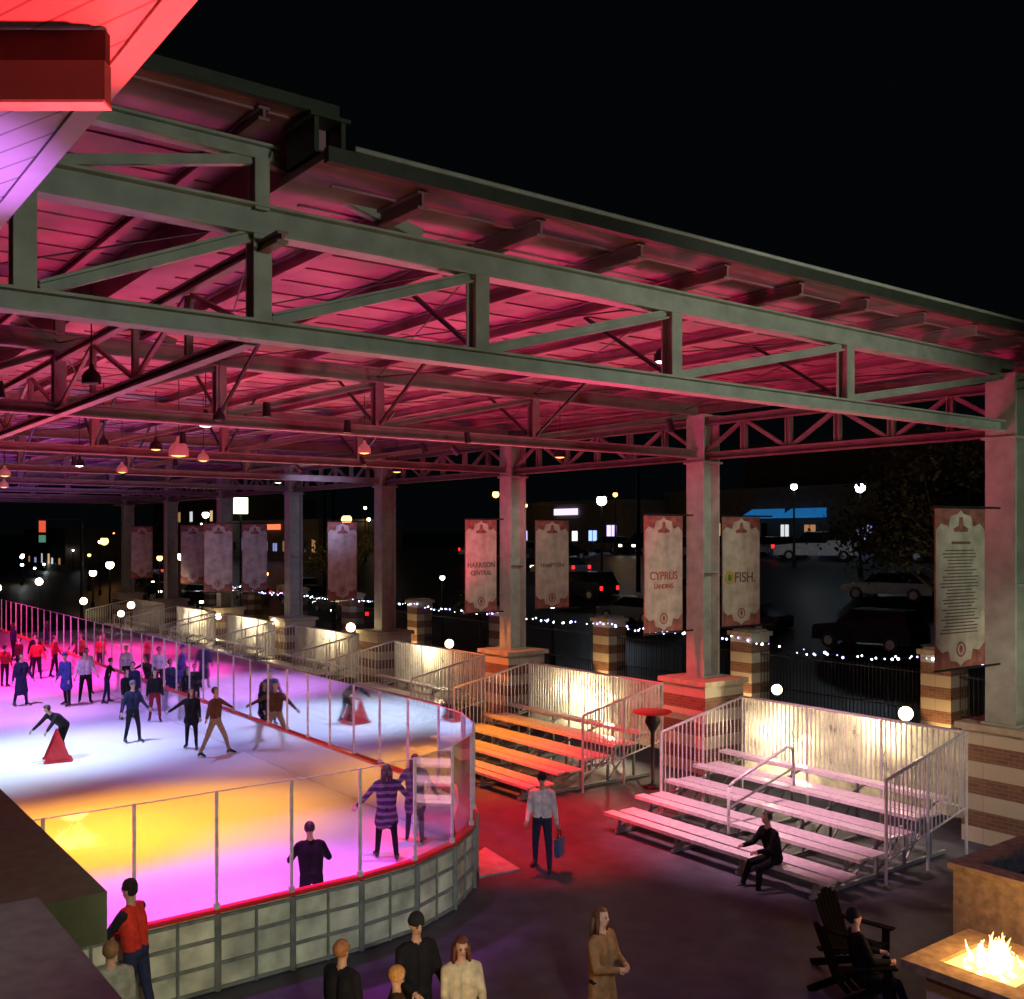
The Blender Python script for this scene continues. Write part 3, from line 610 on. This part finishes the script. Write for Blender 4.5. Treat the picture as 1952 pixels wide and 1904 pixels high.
def flood(x,y,z,e,col=(1,.80,.50),r=.1):
    t=thing('flood_lamp',(x,y,0),'warm globe lamp on a slim post','lamp',group='warm lamps along the fence')
    mb=MB(); mb.tube((0,0,0),(0,0,z-r),.03); mb.lathe((0,0,z-r-.05),[(.03,0),(.07,.02),(.06,.06),(0,.06)],12); mkobj('lamp_post',mb,[darkmetal],t)
    mb=MB(); mb.ell((0,0,z),r,14,8); mkobj('lamp_globe',mb,[bulbW],t,smooth=True)
    if e: light('SPOT',(x-r-.03,y,z+.0),e,col,t,(x-3,y,z-.5),170,.3,r=r)
for x,y,z,e,r in((19.7,12.1,2.42,240,.15),(19.7,14.6,1.5,230,.1),(20.9,16.4,2.3,120,.13),(19.8,21.3,1.6,400,.1),(19.6,29.3,2.45,420,.15),(19.6,36.4,2.5,420,.18),(19.7,44,2.2,520,.15),(19.8,51,2.0,520,.15),(17.5,58,2.3,300,.2),(15.5,60,2.5,0,.2),(15.2,52,2.3,0,.16),(14.5,66,3.4,0,.22),(12.6,68,3.0,0,.22)):
    flood(x,y,z,e,r=r)
# ---------------------------------------------------------------- fence with brick pillars and string lights
PY=[8.5+6.9*k for k in range(10)]
for y in PY:
    t=thing('brick_pillar',(27,y,0),'banded brick fence pillar with stone cap','pillar',group='brick pillars along the fence')
    mb=MB(); mb.box(-.45,.45,-.45,.45,0,2.85); mkobj('pillar_shaft',mb,[brick],t); mb=MB(); mb.box(-.53,.53,-.53,.53,2.855,3.0); mb.box(-.4,.4,-.4,.4,3.0,3.06); mkobj('pillar_cap',mb,[cream],t)
for i in range(len(PY)-1):
    a,b=PY[i]+.45,PY[i+1]-.45
    t=thing('iron_fence',(27,a,0),'black iron picket fence between brick pillars','fence',group='iron fence sections')
    L=b-a; mb=MB()
    for z in(.2,1.2,2.25): mb.box(-.02,.02,0,L,z,z+.04)
    y=.12
    while y<L: mb.box(-.01,.01,y,y+.02,.05,2.36); y+=.13
    mkobj('fence_panel',mb,[black],t)
t=thing('string_lights',(27,PY[0],2.6),'string of small white lights along the fence','string lights')
mb=MB(); mw=MB(); mv=MB()
for i in range(len(PY)-1):
    a,b=PY[i],PY[i+1]; n=34; pr=None; sg=U(.08,.3)
    for j in range(n+1):
        q=j/n; p=(-.5,a+(b-a)*q-PY[0]+U(-.12,.12),.2-4*q*(1-q)*sg+U(-.07,.07))
        if rnd()<.8: (mb if rnd()<.65 else mv).ell(p,U(.012,.042),6,4)
        if pr: mw.tube(pr,p,.008,n=4,caps=False)
        pr=p
mkobj('bulb_row',mb,[E('fairy_glow',(.6,.75,1),12)],t,kind='stuff'); mkobj('violet_bulb_row',mv,[E('fairy_violet_glow',(.45,.3,1),10)],t,kind='stuff'); mkobj('wire',mw,[black],t)
for y in (15.4,22.3,29.2,43):
    light('SPOT',(25.7,y-.5,.3),130,(1,.6,.25),None,(27,y,2.2),60,.5,.05,name='pillar_uplight')
t=thing('tall_table',(17.9,17.8,0),'red round-topped tall pedestal table between bleachers','table')
mb=MB(); mb.lathe((0,0,0),[(0,1.9),(.48,1.88),(.48,1.84),(.1,1.8)],20); mkobj('table_top',mb,[redp],t,smooth=False)
mb=MB(); mb.lathe((0,0,0),[(.14,1.8),(.2,1.62),(.05,1.35),(.04,.1),(.25,.05),(.25,0)],16); mkobj('table_stem',mb,[darkmetal],t,smooth=True)
# ---------------------------------------------------------------- fire pit & stone planter
t=thing('fire_pit',(13.1,6.75,0),'square tan stone fire pit with burning gas flames','fire pit',group='gas fire pits on the plaza')
mb=MB(); mb.box(-.62,.62,-.62,.62,0,.47); mkobj('pit_base',mb,[brick],t)
mb=MB()
for a in((-.85,.85,-.85,-.5),(-.85,.85,.5,.85),(-.85,-.5,-.499,.499),(.5,.85,-.499,.499)): mb.box(*a,.48,.60)
mkobj('pit_coping',mb,[tan],t)
gp=M('fire_glass',(.8,.6,.3),.3,0,.6,22,.6,emit=(1,.5,.12),es=2.2)
mb=MB(); mb.box(-.495,.495,-.495,.495,.475,.55)
for i in range(260): mb.ell((U(-.46,.46),U(-.46,.46),.555),(U(.02,.05),U(.02,.05),U(.02,.045)),6,4)
mkobj('lava_glass',mb,[gp],t)
def flame_mat():
    m=bpy.data.materials.new('flame'); m.use_nodes=True; nt=m.node_tree
    for n in list(nt.nodes): nt.nodes.remove(n)
    o=nt.nodes.new('ShaderNodeOutputMaterial'); e=nt.nodes.new('ShaderNodeEmission'); tr=nt.nodes.new('ShaderNodeBsdfTransparent'); mx=nt.nodes.new('ShaderNodeMixShader')
    tc=nt.nodes.new('ShaderNodeTexCoord'); sp=nt.nodes.new('ShaderNodeSeparateXYZ'); r=nt.nodes.new('ShaderNodeValToRGB'); mr=nt.nodes.new('ShaderNodeMapRange'); mr.inputs[1].default_value=.55; mr.inputs[2].default_value=1.1
    nt.links.new(tc.outputs['Object'],sp.inputs[0]); nt.links.new(sp.outputs[2],mr.inputs[0]); nt.links.new(mr.outputs[0],r.inputs[0])
    r.color_ramp.elements[0].color=(1,.72,.3,1); r.color_ramp.elements[1].color=(1,.25,.03,1); e.inputs[1].default_value=7
    lw=nt.nodes.new('ShaderNodeLayerWeight'); lw.inputs[0].default_value=.55
    nt.links.new(r.outputs[0],e.inputs[0]); nt.links.new(lw.outputs['Facing'],mx.inputs[0]); nt.links.new(e.outputs[0],mx.inputs[1]); nt.links.new(tr.outputs[0],mx.inputs[2]); nt.links.new(mx.outputs[0],o.inputs[0]); return m
fm=flame_mat(); mb=MB()
for i in range(36):
    cx,cy=random.gauss(0,.19),random.gauss(0,.19); H=max(.1,.5-.8*math.hypot(cx,cy))*U(.35,1.15); rr=U(.03,.07); ph=U(0,6)
    pr=[(rr*.5,0),(rr,.12),(rr*.95,.3),(rr*.6,.55),(rr*.3,.8),(.004,1)]
    vs=[];n=8
    for r_,z_ in pr:
        ox=.09*math.sin(ph+z_*5)*z_; oy=.09*math.cos(ph+z_*4)*z_
        for k in range(n):
            a=2*math.pi*k/n; vs.append((cx+ox+r_*math.cos(a),cy+oy+r_*math.sin(a),.55+H*z_))
    mb.add(vs,[(j*n+k,j*n+(k+1)%n,(j+1)*n+(k+1)%n,(j+1)*n+k) for j in range(5) for k in range(n)])
mkobj('flame',mb,[fm],t,smooth=True)
p2=copy_thing(t,(4.9,7.3,0),label='second square stone fire pit with burning gas flames')
light('POINT',(13.1,6.75,1.3),90,(1,.45,.12),t,r=.3)
light('POINT',(4.9,7.3,1.3),70,(1,.45,.12),p2,r=.3)
t=thing('stone_planter',(14.75,6.55,0),'large tan stone planter box with thick rim','planter')
mb=MB()
mb.box(0,3,0,.22,0,1.12);mb.box(0,3,1.5,1.72,0,1.12);mb.box(0,.22,.221,1.499,0,1.12); mkobj('planter_wall',mb,[tan],t)
mb=MB(); mb.box(-.06,3,-.06,.28,1.125,1.22);mb.box(-.06,3,1.44,1.78,1.125,1.22);mb.box(-.06,.28,.281,1.439,1.125,1.22); mkobj('planter_rim',mb,[tan],t)
mb=MB(); mb.box(.225,3,.225,1.495,.5,.8); mkobj('planter_soil',mb,[M('soil',(.03,.02,.015),.9,0,.4,20,.6)],t)
def chair(loc,rot):
    t=thing('garden_chair',loc,'dark slatted garden chair by the fire pit','chair',rot,group='garden chairs around the fire pit')
    mb=MB()
    for i in range(6): mb.beam((-.25,.3-.1*i,.38-.03*i),(.25,.3-.1*i,.38-.03*i),.085,.02)
    mkobj('seat',mb,[wood_dark],t)
    mb=MB()
    for i in range(6):
        x=-.23+.092*i; hh=.72+.1*math.sin(math.pi*i/5); mb.beam((x,-.22,.22),(x*1.15,-.22-.35*hh,.22+hh),.08,.02,up=(0,1,0))
    mkobj('backrest',mb,[wood_dark],t)
    for sx in(-1,1):
        mb=MB(); mb.box(sx*.33-.06,sx*.33+.06,-.4,.4,.56,.585); mkobj('armrest',mb,[wood_dark],t)
        mb=MB(); mb.box(sx*.3-.02,sx*.3+.02,.25,.35,0,.555); mkobj('leg',mb,[wood_dark],t)
        mb=MB(); mb.beam((sx*.3,.3,.33),(sx*.3,-.55,.03),.03,.1); mkobj('leg',mb,[wood_dark],t)
    return t
chair((12.75,8.6,0),D(190)); chair((11.85,8.0,0),D(235)); chair((11.2,5.9,0),D(-60))
person(11.85,7.9,0,D(235),1.7,sit=.34,top=bk0,bot=bk0,lean=-10,legs=((75,60),(78,55)),arms=((25,10,60,20),(25,10,60,20)),near=True,hair='hat',haircol=bk0,label='person in black seated in garden chair holding phone',group=sp)
# ---------------------------------------------------------------- lodge building near camera
t=thing('lodge_building',(-3,2,0),'balcony building with boarded eave soffit above rink','building')
ot=t.location
mb=MB(); mb.box(-7,1.38,-3,9,8.4,8.5); mkobj('soffit',mb,[soffm],t,ot)
mb=MB(); mb.box(1.385,1.5,-3,9,8.385,8.62); mkobj('eave_trim',mb,[M('eave_white',(.7,.68,.66),.5,0,.06,4)],t,ot)
F=Vector((.606,.795,0)); Rr=Vector((.795,-.606,0))
a=F*4.43+Rr*(-4.5); b=F*4.43+Rr*(-1.76)
mb=MB(); mb.beam((a.x,a.y,8.32),(b.x,b.y,8.32),.05,.13); mkobj('beam_upper',mb,[M('dark_olive_beam',(.02,.025,.012),.7)],t,ot)
mb=MB(); mb.beam((a.x,a.y,8.165),(b.x,b.y,8.165),.07,.17); mkobj('beam',mb,[greenbeam],t,ot)
mb=MB(); mb.beam((a.x,a.y,8.07),(b.x,b.y,8.07),.09,.012); mkobj('beam_flashing',mb,[alu],t,ot)
mb=MB(); mb.box(-7,2.03,7.26,16,3.4,3.75); mb.box(-7,1.9,7.4,13.2,0,3.39); mkobj('lower_roof',mb,[olive],t,ot)
mb=MB(); mb.box(-7,1.06,1.2,4.85,4.35,4.6); mkobj('balcony_parapet',mb,[slabm],t,ot)
light('SPOT',(1.78,4.30,6.75),400,(1,.04,.045),None,(1.15,4.0,8.4),84,.5,.05,name='eave_wash_light')
light('SPOT',(2.0,7.0,5.9),560,(.66,.2,1),None,(.3,6.9,8.4),60,.7,.1,name='eave_wash_light')
light('SPOT',(.4,.8,7.3),60,(.6,1,.75),None,(-.3,4.2,8.10),34,.8,.1,name='fill_light')  # added greenish fill on the eave beam, no fixture behind it
light('SPOT',(5.5,0,8.7),640,(.95,1,.84),None,(4.6,10.2,9.0),66,.8,.3,name='fill_light')  # added unseen fill for the near truss, together with the next spot
light('SPOT',(13,0,8.7),1400,(.95,1,.84),None,(13.5,10.2,8.9),66,.8,.3,name='fill_light')
light('SPOT',(1.9,-1.0,7.6),2700,(.92,.97,.7),None,(6.5,13,.6),36,.8,.3,name='fill_light')  # added unseen fill on the near rink boards
light('SPOT',(14.5,2,6),1700,(1,.88,.66),None,(20.4,10,1.8),40,.8,.3,name='fill_light')  # added unseen fill on the nearest column and pedestal, with the next spot
light('SPOT',(17,1,6),1000,(.85,1,.8),None,(20.4,10,6.2),42,.8,.3,name='fill_light')
light('SPOT',(17.5,12.5,8.2),520,(.8,1,.8),None,(20.6,18.4,5.0),54,.8,.3,name='column_fill_light')  # added fills on the farther column faces, here and in the next spots
light('SPOT',(17.5,21,8.2),520,(.8,1,.85),None,(20.6,26.8,5.0),54,.8,.3,name='column_fill_light')
light('SPOT',(16.5,32,8.2),800,(.5,.55,1),None,(20.4,44,5.4),60,.8,.3,name='column_fill_light')
light('SPOT',(1.0,.2,7.6),420,(.85,1,.55),None,(-.3,9,3.7),40,.8,.2,name='fill_light')  # added olive-tinted fill on the lower roof
light('SPOT',(1.5,-.6,7.4),60,(.7,.7,1),None,(.4,3.8,4.6),50,.8,.2,name='fill_light')  # added fill on the balcony slab
light('SPOT',(6,-2,8),1300,(.30,.42,1),None,(12.5,9.5,0),62,.9,.3,name='fill_light')  # added bluish fill over the plaza floor
light('SPOT',(10.6,8.4,3.2),170,(1,.5,.18),None,(7,9.3,1.2),50,.8,.3,name='orange_spot_light')  # orange spot aimed at the near group
# ---------------------------------------------------------------- background
def lamp(x,y,h,gm,e=0,col=(1,1,1),r=.28,lab='street lamp with glowing globe on dark pole'):
    t=thing('street_lamp',(x,y,g(x)),lab,'street lamp',group='street lamps')
    mb=MB(); mb.tube((0,0,0),(0,0,h-r),.09,.05); mb.lathe((0,0,0),[(.16,0),(.16,.5),(.09,.6)],12); mkobj('lamp_pole',mb,[darkmetal],t)
    mb=MB(); mb.ell((0,0,h),r,14,8); mkobj('lamp_globe',mb,[gm],t,smooth=True)
    mb=MB(); mb.lathe((0,0,h+r*.7),[(r*1.2,0),(r*.6,r*.5),(0,r*.6)],12); mkobj('lamp_cap',mb,[darkmetal],t)
    if e: light('POINT',(x,y,g(x)+h),e,col,t,r=r+.02)
lamp(46,50.5,5.6,bulbC,900,(.6,.8,1),r=.34); lamp(50,33.5,5.0,bulbC,700,(.6,.85,1)); lamp(52,39.5,5.0,bulbC,0,(.9,.85,1),r=.2)
lamp(32,60,7.2,bulbO,1800,(1,.45,.12),r=.34); lamp(40,100,7,bulbO,900,(1,.6,.3)); lamp(30,95,6,bulbO,0,r=.35); lamp(29,44,4,bulbW,60,(1,.8,.5),r=.13); lamp(58,62,5,bulbO,300,(1,.6,.3),r=.2); lamp(60,30,5,bulbW,0,r=.2)
lamp(28,80,4.5,bulbW,0,r=.3); lamp(22,78,4,bulbW,0,r=.3); lamp(31,37.5,2.8,bulbC,40,(.8,.9,1),r=.12); lamp(45,120,6,bulbC,0,r=.4); lamp(36,130,5,bulbO,0,r=.5); lamp(70,95,6,bulbO,0,r=.4); lamp(24,90,3,bulbW,0,r=.3)
for i in range(30):
    x=U(27,60); y=U(70,170)
    lamp(x,y,U(1.0,5.5),random.choice([bulbW,bulbO,bulbO,bulbC]),0,r=U(.1,.26),lab='distant street lamp glowing beside the road')
for x,y,h in((33,43,12),(45,46,14),(30,58,13),(38,75,12)):
    t=thing('utility_pole',(x,y,g(x)),'tall dark utility pole beside the street','pole',group='utility poles'); mb=MB(); mb.tube((0,0,0),(0,0,h),.14,.09); mkobj('pole_shaft',mb,[wood_dark],t); mb=MB(); mb.box(-.05,.05,-1,1,h-.9,h-.78); mkobj('crossarm',mb,[wood_dark],t)
def building(x,y,wx,wy,h,wall,rows,cols,lit,label,name='shop_building',rot=0,awn=None,awr=(0,99),signm=None,wl=None):
    t=thing(name,(x,y,g(x)-.6),label,'building',rot)
    mb=MB(); mb.box(0,wx,-wy/2,wy/2,0,h+.6); mkobj('wall',mb,[wall],t)
    mb=MB(); mb.box(-.15,wx+.1,-wy/2-.1,wy/2+.1,h+.602,h+.9); mkobj('parapet',mb,[M('parapet_stone',(.1,.09,.07),.8)],t)
    for r in range(rows):
        for c in range(cols):
            yy=-wy/2+wy*(c+.5)/cols; z0=1.6+r*3.2; on=rnd()<lit
            w2=wy/cols*U(.12,.3); hh=U(.8,1.7) if r==0 and rows<3 else 1.4
            m=MB(); m.box(-.03,-.01,yy-w2,yy+w2,z0,z0+hh); k=mkobj('window',m,[random.choice(wl or WL) if on else wdark],t)
            m=MB(); m.box(-.06,-.035,yy-w2-.06,yy+w2+.06,z0-.1,z0-.01); m.box(-.06,-.035,yy-.03,yy+.03,z0,z0+hh); mkobj('window_sill',m,[M('trim',(.2,.18,.16),.6)],k)
    if awn:
        for c in range(int(wy//4)):
            if awr[0]<=c<awr[1]:
                mb=MB(); a=-wy/2+.5+c*4; mb.prism([(-.1,4.1),(-1.5,3.5),(-1.5,3.3),(-.1,3.35)],'y',a,a+3.3); mkobj('awning',mb,[awn],t)
    if signm:
        mb=MB(); mb.box(-.25,-.1,-wy*.12,wy*.1,4.0,4.6); mkobj('sign_board',mb,[signm],t)
WL=[E('window_warm',(1,.7,.35),.8),E('window_white',(.9,.95,1),.8),E('window_dim',(1,.5,.2),.35),E('window_blue',(.4,.5,1),.6)]; wdark=M('dark_window',(.01,.012,.015),.1)
brightw=[E('storefront_white_blue',(.75,.85,1),3.5),E('storefront_violet',(.6,.5,1),1.8),E('storefront_blue',(.35,.55,1),1.5)]
brown=M('brown_brick_wall',(.08,.05,.03),.85,0,.3,3); tanw=M('tan_wall',(.10,.075,.05),.85,0,.3,2)
bluaw=M('blue_awning',(.03,.15,.4),.6,emit=(.02,.25,.7),es=.4)
building(78,48,14,34,9.5,brown,2,7,.1,'dark brown brick commercial building at night','commercial_building')
building(68,55,8,22,5.0,tanw,1,9,.5,'low shop with blue awnings and lit windows',awn=bluaw,awr=(1,3))
building(62,73,9,15,4.4,tanw,1,6,1,'low shop with bright white and violet storefront',signm=E('sign_violet',(.7,.6,1),1.5),wl=brightw)
building(48,108,10,24,4.2,tanw,1,10,.7,'low dark shop building with small red sign',signm=E('sign_red',(1,.2,.08),1.3))
building(50,140,12,30,7,brown,2,12,.35,'two storey dark building with lit windows','commercial_building')
building(38,170,12,26,6,tanw,1,12,.6,'distant low shop with lit windows')
building(90,14,12,26,8,brown,2,6,.15,'dark brick building beyond parking lot','commercial_building')
t=thing('street_sign',(19.5,76,0),'tall lit sign pole with small red panel','sign'); mb=MB(); mb.tube((0,0,0),(0,0,7.2),.1); mkobj('sign_pole',mb,[darkmetal],t)
mb=MB(); mb.box(-2.8,-2.4,-.1,.1,6.4,7.2); mkobj('sign_panel',mb,[E('sign_red_glow',(1,.12,.05),.8)],t); mb=MB(); mb.box(-2.8,-2.4,-.12,.12,5.7,6.2); mkobj('sign_panel',mb,[E('sign_green_glow',(.2,.6,.4),.35)],t)
mb=MB(); mb.box(-2.95,0,-.05,.05,7.25,7.35); mkobj('sign_arm',mb,[darkmetal],t)
t=thing('lit_sign',(28,68,g(28)),'small glowing white-green box sign on pole','sign'); mb=MB(); mb.tube((0,0,0),(0,0,7.6),.08); mkobj('sign_pole',mb,[darkmetal],t)
mb=MB(); mb.box(-.4,.4,-.3,.3,7.7,8.8); mkobj('sign_box',mb,[E('sign_pale_glow',(.85,1,.7),5)],t)
lensm=M('lens',(.5,.5,.5),.1); tlm=M('tail_lens',(.2,.01,.01),.2); tre=E('tail_red',(1,.02,.02),2); hle=E('headlight_glow',(1,.9,.7),8)
def car(x,y,rot,paint,label,kind='car',lights=False):
    z=g(x)+.02; t=thing('parked_%s'%kind,(x,y,z),label,'car' if kind!='pickup_truck' else 'pickup truck',rot,group='vehicles parked in the lot')
    suv=kind=='suv'; pk=kind=='pickup_truck'; L=2.75 if pk else 2.3
    roof=1.85 if pk else (1.72 if suv else 1.42); belt=1.15 if (suv or pk) else .92
    P=[(-L,.35),(-L,belt-.15),(-L+.12,belt),(L*.45,belt),(L*.95,belt-.15),(L,belt-.3),(L,.35)]
    mb=MB(); mb.prism(P,'y',-.9,.9); mkobj('car_body',mb,[paint],t)
    if pk: Q=[(-.6,belt),(-.5,roof),(.8,roof),(1.35,belt)]
    elif suv: Q=[(-L+.1,belt),(-L+.35,roof),(.5,roof),(1.15,belt)]
    else: Q=[(-L+.35,belt),(-1.2,roof),(.35,roof),(1.2,belt)]
    n=len(Q); mb=MB(); mb.add([(p[0],-.86+.14*(p[1]>belt),p[1]) for p in Q]+[(p[0],.86-.14*(p[1]>belt),p[1]) for p in Q],[tuple(range(n)),tuple(range(2*n-1,n-1,-1))]+[(i,(i+1)%n,n+(i+1)%n,n+i) for i in range(n)])
    mkobj('cabin_glass',mb,[wdark],t)
    mb=MB(); mb.box(Q[1][0]-.03,Q[2][0]+.03,-.74,.74,roof,roof+.045); mkobj('car_roof',mb,[paint],t)
    if pk:
        mb=MB(); mb.box(-L+.12,-.7,-.9,-.82,belt+.01,belt+.16); mb.box(-L+.12,-.7,.82,.9,belt+.01,belt+.16); mkobj('truck_bed',mb,[paint],t)
    for wx in(-L*.62,L*.64):
        for sy in(-1,1):
            mb=MB(); mb.tube((wx,sy*.72,.34),(wx,sy*.93,.34),.34,n=18); w_=mkobj('wheel',mb,[black],t); mb=MB(); mb.tube((wx,sy*.935,.34),(wx,sy*.945,.34),.2,n=12); mkobj('rim',mb,[alu],w_)
    for sy in(-1,1):
        mb=MB(); mb.box(L+.003,L+.03,sy*.72-.16,sy*.72+.16,.62,.8); mkobj('headlight',mb,[hle if lights else lensm],t)
        mb=MB(); mb.box(-L-.03,-L-.003,sy*.75-.12,sy*.75+.12,.65,.9); mkobj('tail_light',mb,[tre if lights else tlm],t)
    return t
wp=M('white_car_paint',(.75,.75,.75),.25); bp_=M('black_car_paint',(.02,.02,.025),.15,0); sp_=M('silver_car_paint',(.25,.27,.29),.25,.6)
car(56.6,41,D(115),wp,'white pickup truck parked across the lot','pickup_truck')
c1=car(40,33.5,D(100),bp_,'black car with shiny roof parked','car'); c2=car(39.5,26,D(95),bp_,'black suv parked near fence','suv'); c3=car(46,29,D(100),sp_,'dark silver car parked','car')
c4=car(43,49,D(95),bp_,'black suv parked near lamp','suv',True); c5=car(47,56,D(90),sp_,'silver car parked with lit tail lights','car',True); car(54,50,D(90),bp_,'dark car parked in front of shop','car')
car(36,58,D(90),bp_,'dark car parked along the street','car'); c6=car(35.5,68,D(90),sp_,'silver car parked along the street','car',True); car(38,80,D(90),wp,'white suv parked along the street','suv'); c7=car(34,92,D(-90),bp_,'dark car with headlights on','car',True); car(58,33,D(110),bp_,'dark suv parked across the lot','suv')
for src,x,y,r in((c3,60,57,5),(c1,60,53.5,5),(c2,60,50,4),(c5,60,46.5,3),(c3,60,64,5),(c4,60,60.5,-175),(c1,52,62,3),(c3,52,65.3,2),(c2,52,68.6,5),(c5,52,72,0),(c1,44,40,95),(c3,40,41,92),(c2,36,75,90),(c5,36,85,90),(c7,33,100,-92),(c7,36,112,-88),(c5,40,120,85),(c6,34,62,92),(c7,31,84,-90),(c2,53,27,100),(c1,45,22,95)):
    copy_thing(src,(x,y,g(x)+.02),D(r))
mb=MB()
for i in range(14):
    y=22+3*i; vs=[(50,y,g(50)+.03),(54.5,y,g(54.5)+.03),(54.5,y+.12,g(54.5)+.03),(50,y+.12,g(50)+.03)]; mb.add(vs,[(0,1,2,3)])
mkobj('parking_marking',mb,[M('line_paint',(.25,.25,.25),.7)],kind='structure')
leaf=M('night_foliage',(.05,.06,.02),.7,0,.5,3); bark=M('bark',(.05,.035,.025),.9,0,.4,12,.5)
def tree(x,y,h,r,n,label,lm=leaf):
    t=thing('tree',(x,y,g(x)),label,'tree',group='trees near the street'); mb=MB(); mb.tube((0,0,0),(.1,.05,h*.5),.22,.12,10)
    tips=[]
    for i in range(11):
        a=U(0,6.28); z=h*U(.3,.55); e=(math.cos(a)*r*U(.4,.8),math.sin(a)*r*U(.4,.8),h*U(.55,.95)); mb.tube((.05,.02,z),e,.08,.02,6); tips.append(e)
        for k in range(3):
            e2=(e[0]+U(-1,1)*r*.4,e[1]+U(-1,1)*r*.4,e[2]+U(-.3,1)*r*.3); mb.tube(e,e2,.02,.008,5); tips.append(e2)
    mkobj('trunk',mb,[bark],t); mb=MB()
    for i in range(n):
        c=random.choice(tips); d=Vector((random.gauss(0,1),random.gauss(0,1),random.gauss(0,.8)))*r*.17; p=Vector(c)+d; a=Vector((U(-1,1),U(-1,1),U(-1,1))).normalized(); b=a.cross(Vector((U(-1,1),U(-1,1),U(-1,1)))).normalized(); s_=U(.06,.14)
        mb.add([p-a*s_,p+b*s_*.6,p+a*s_,p-b*s_*.6],[(0,1,2,3)])
    mkobj('crown',mb,[lm],t,recalc=False)
tree(37,21,9,3.6,5000,'dark leafy tree beyond the fence'); tree(40,15,10,4,5000,'large dark tree beside street'); tree(31.5,44,3.4,1.2,500,'small sparse tree behind the fence'); tree(33,62,6,2.4,1800,'dark leafy street tree by parked cars'); tree(70,38,9,4,2500,'dark tree beside shop with awnings')
light('SPOT',(31,20,.2),300,(1,.75,.4),None,(38,19,8),60,.5,.1,name='tree_uplight')
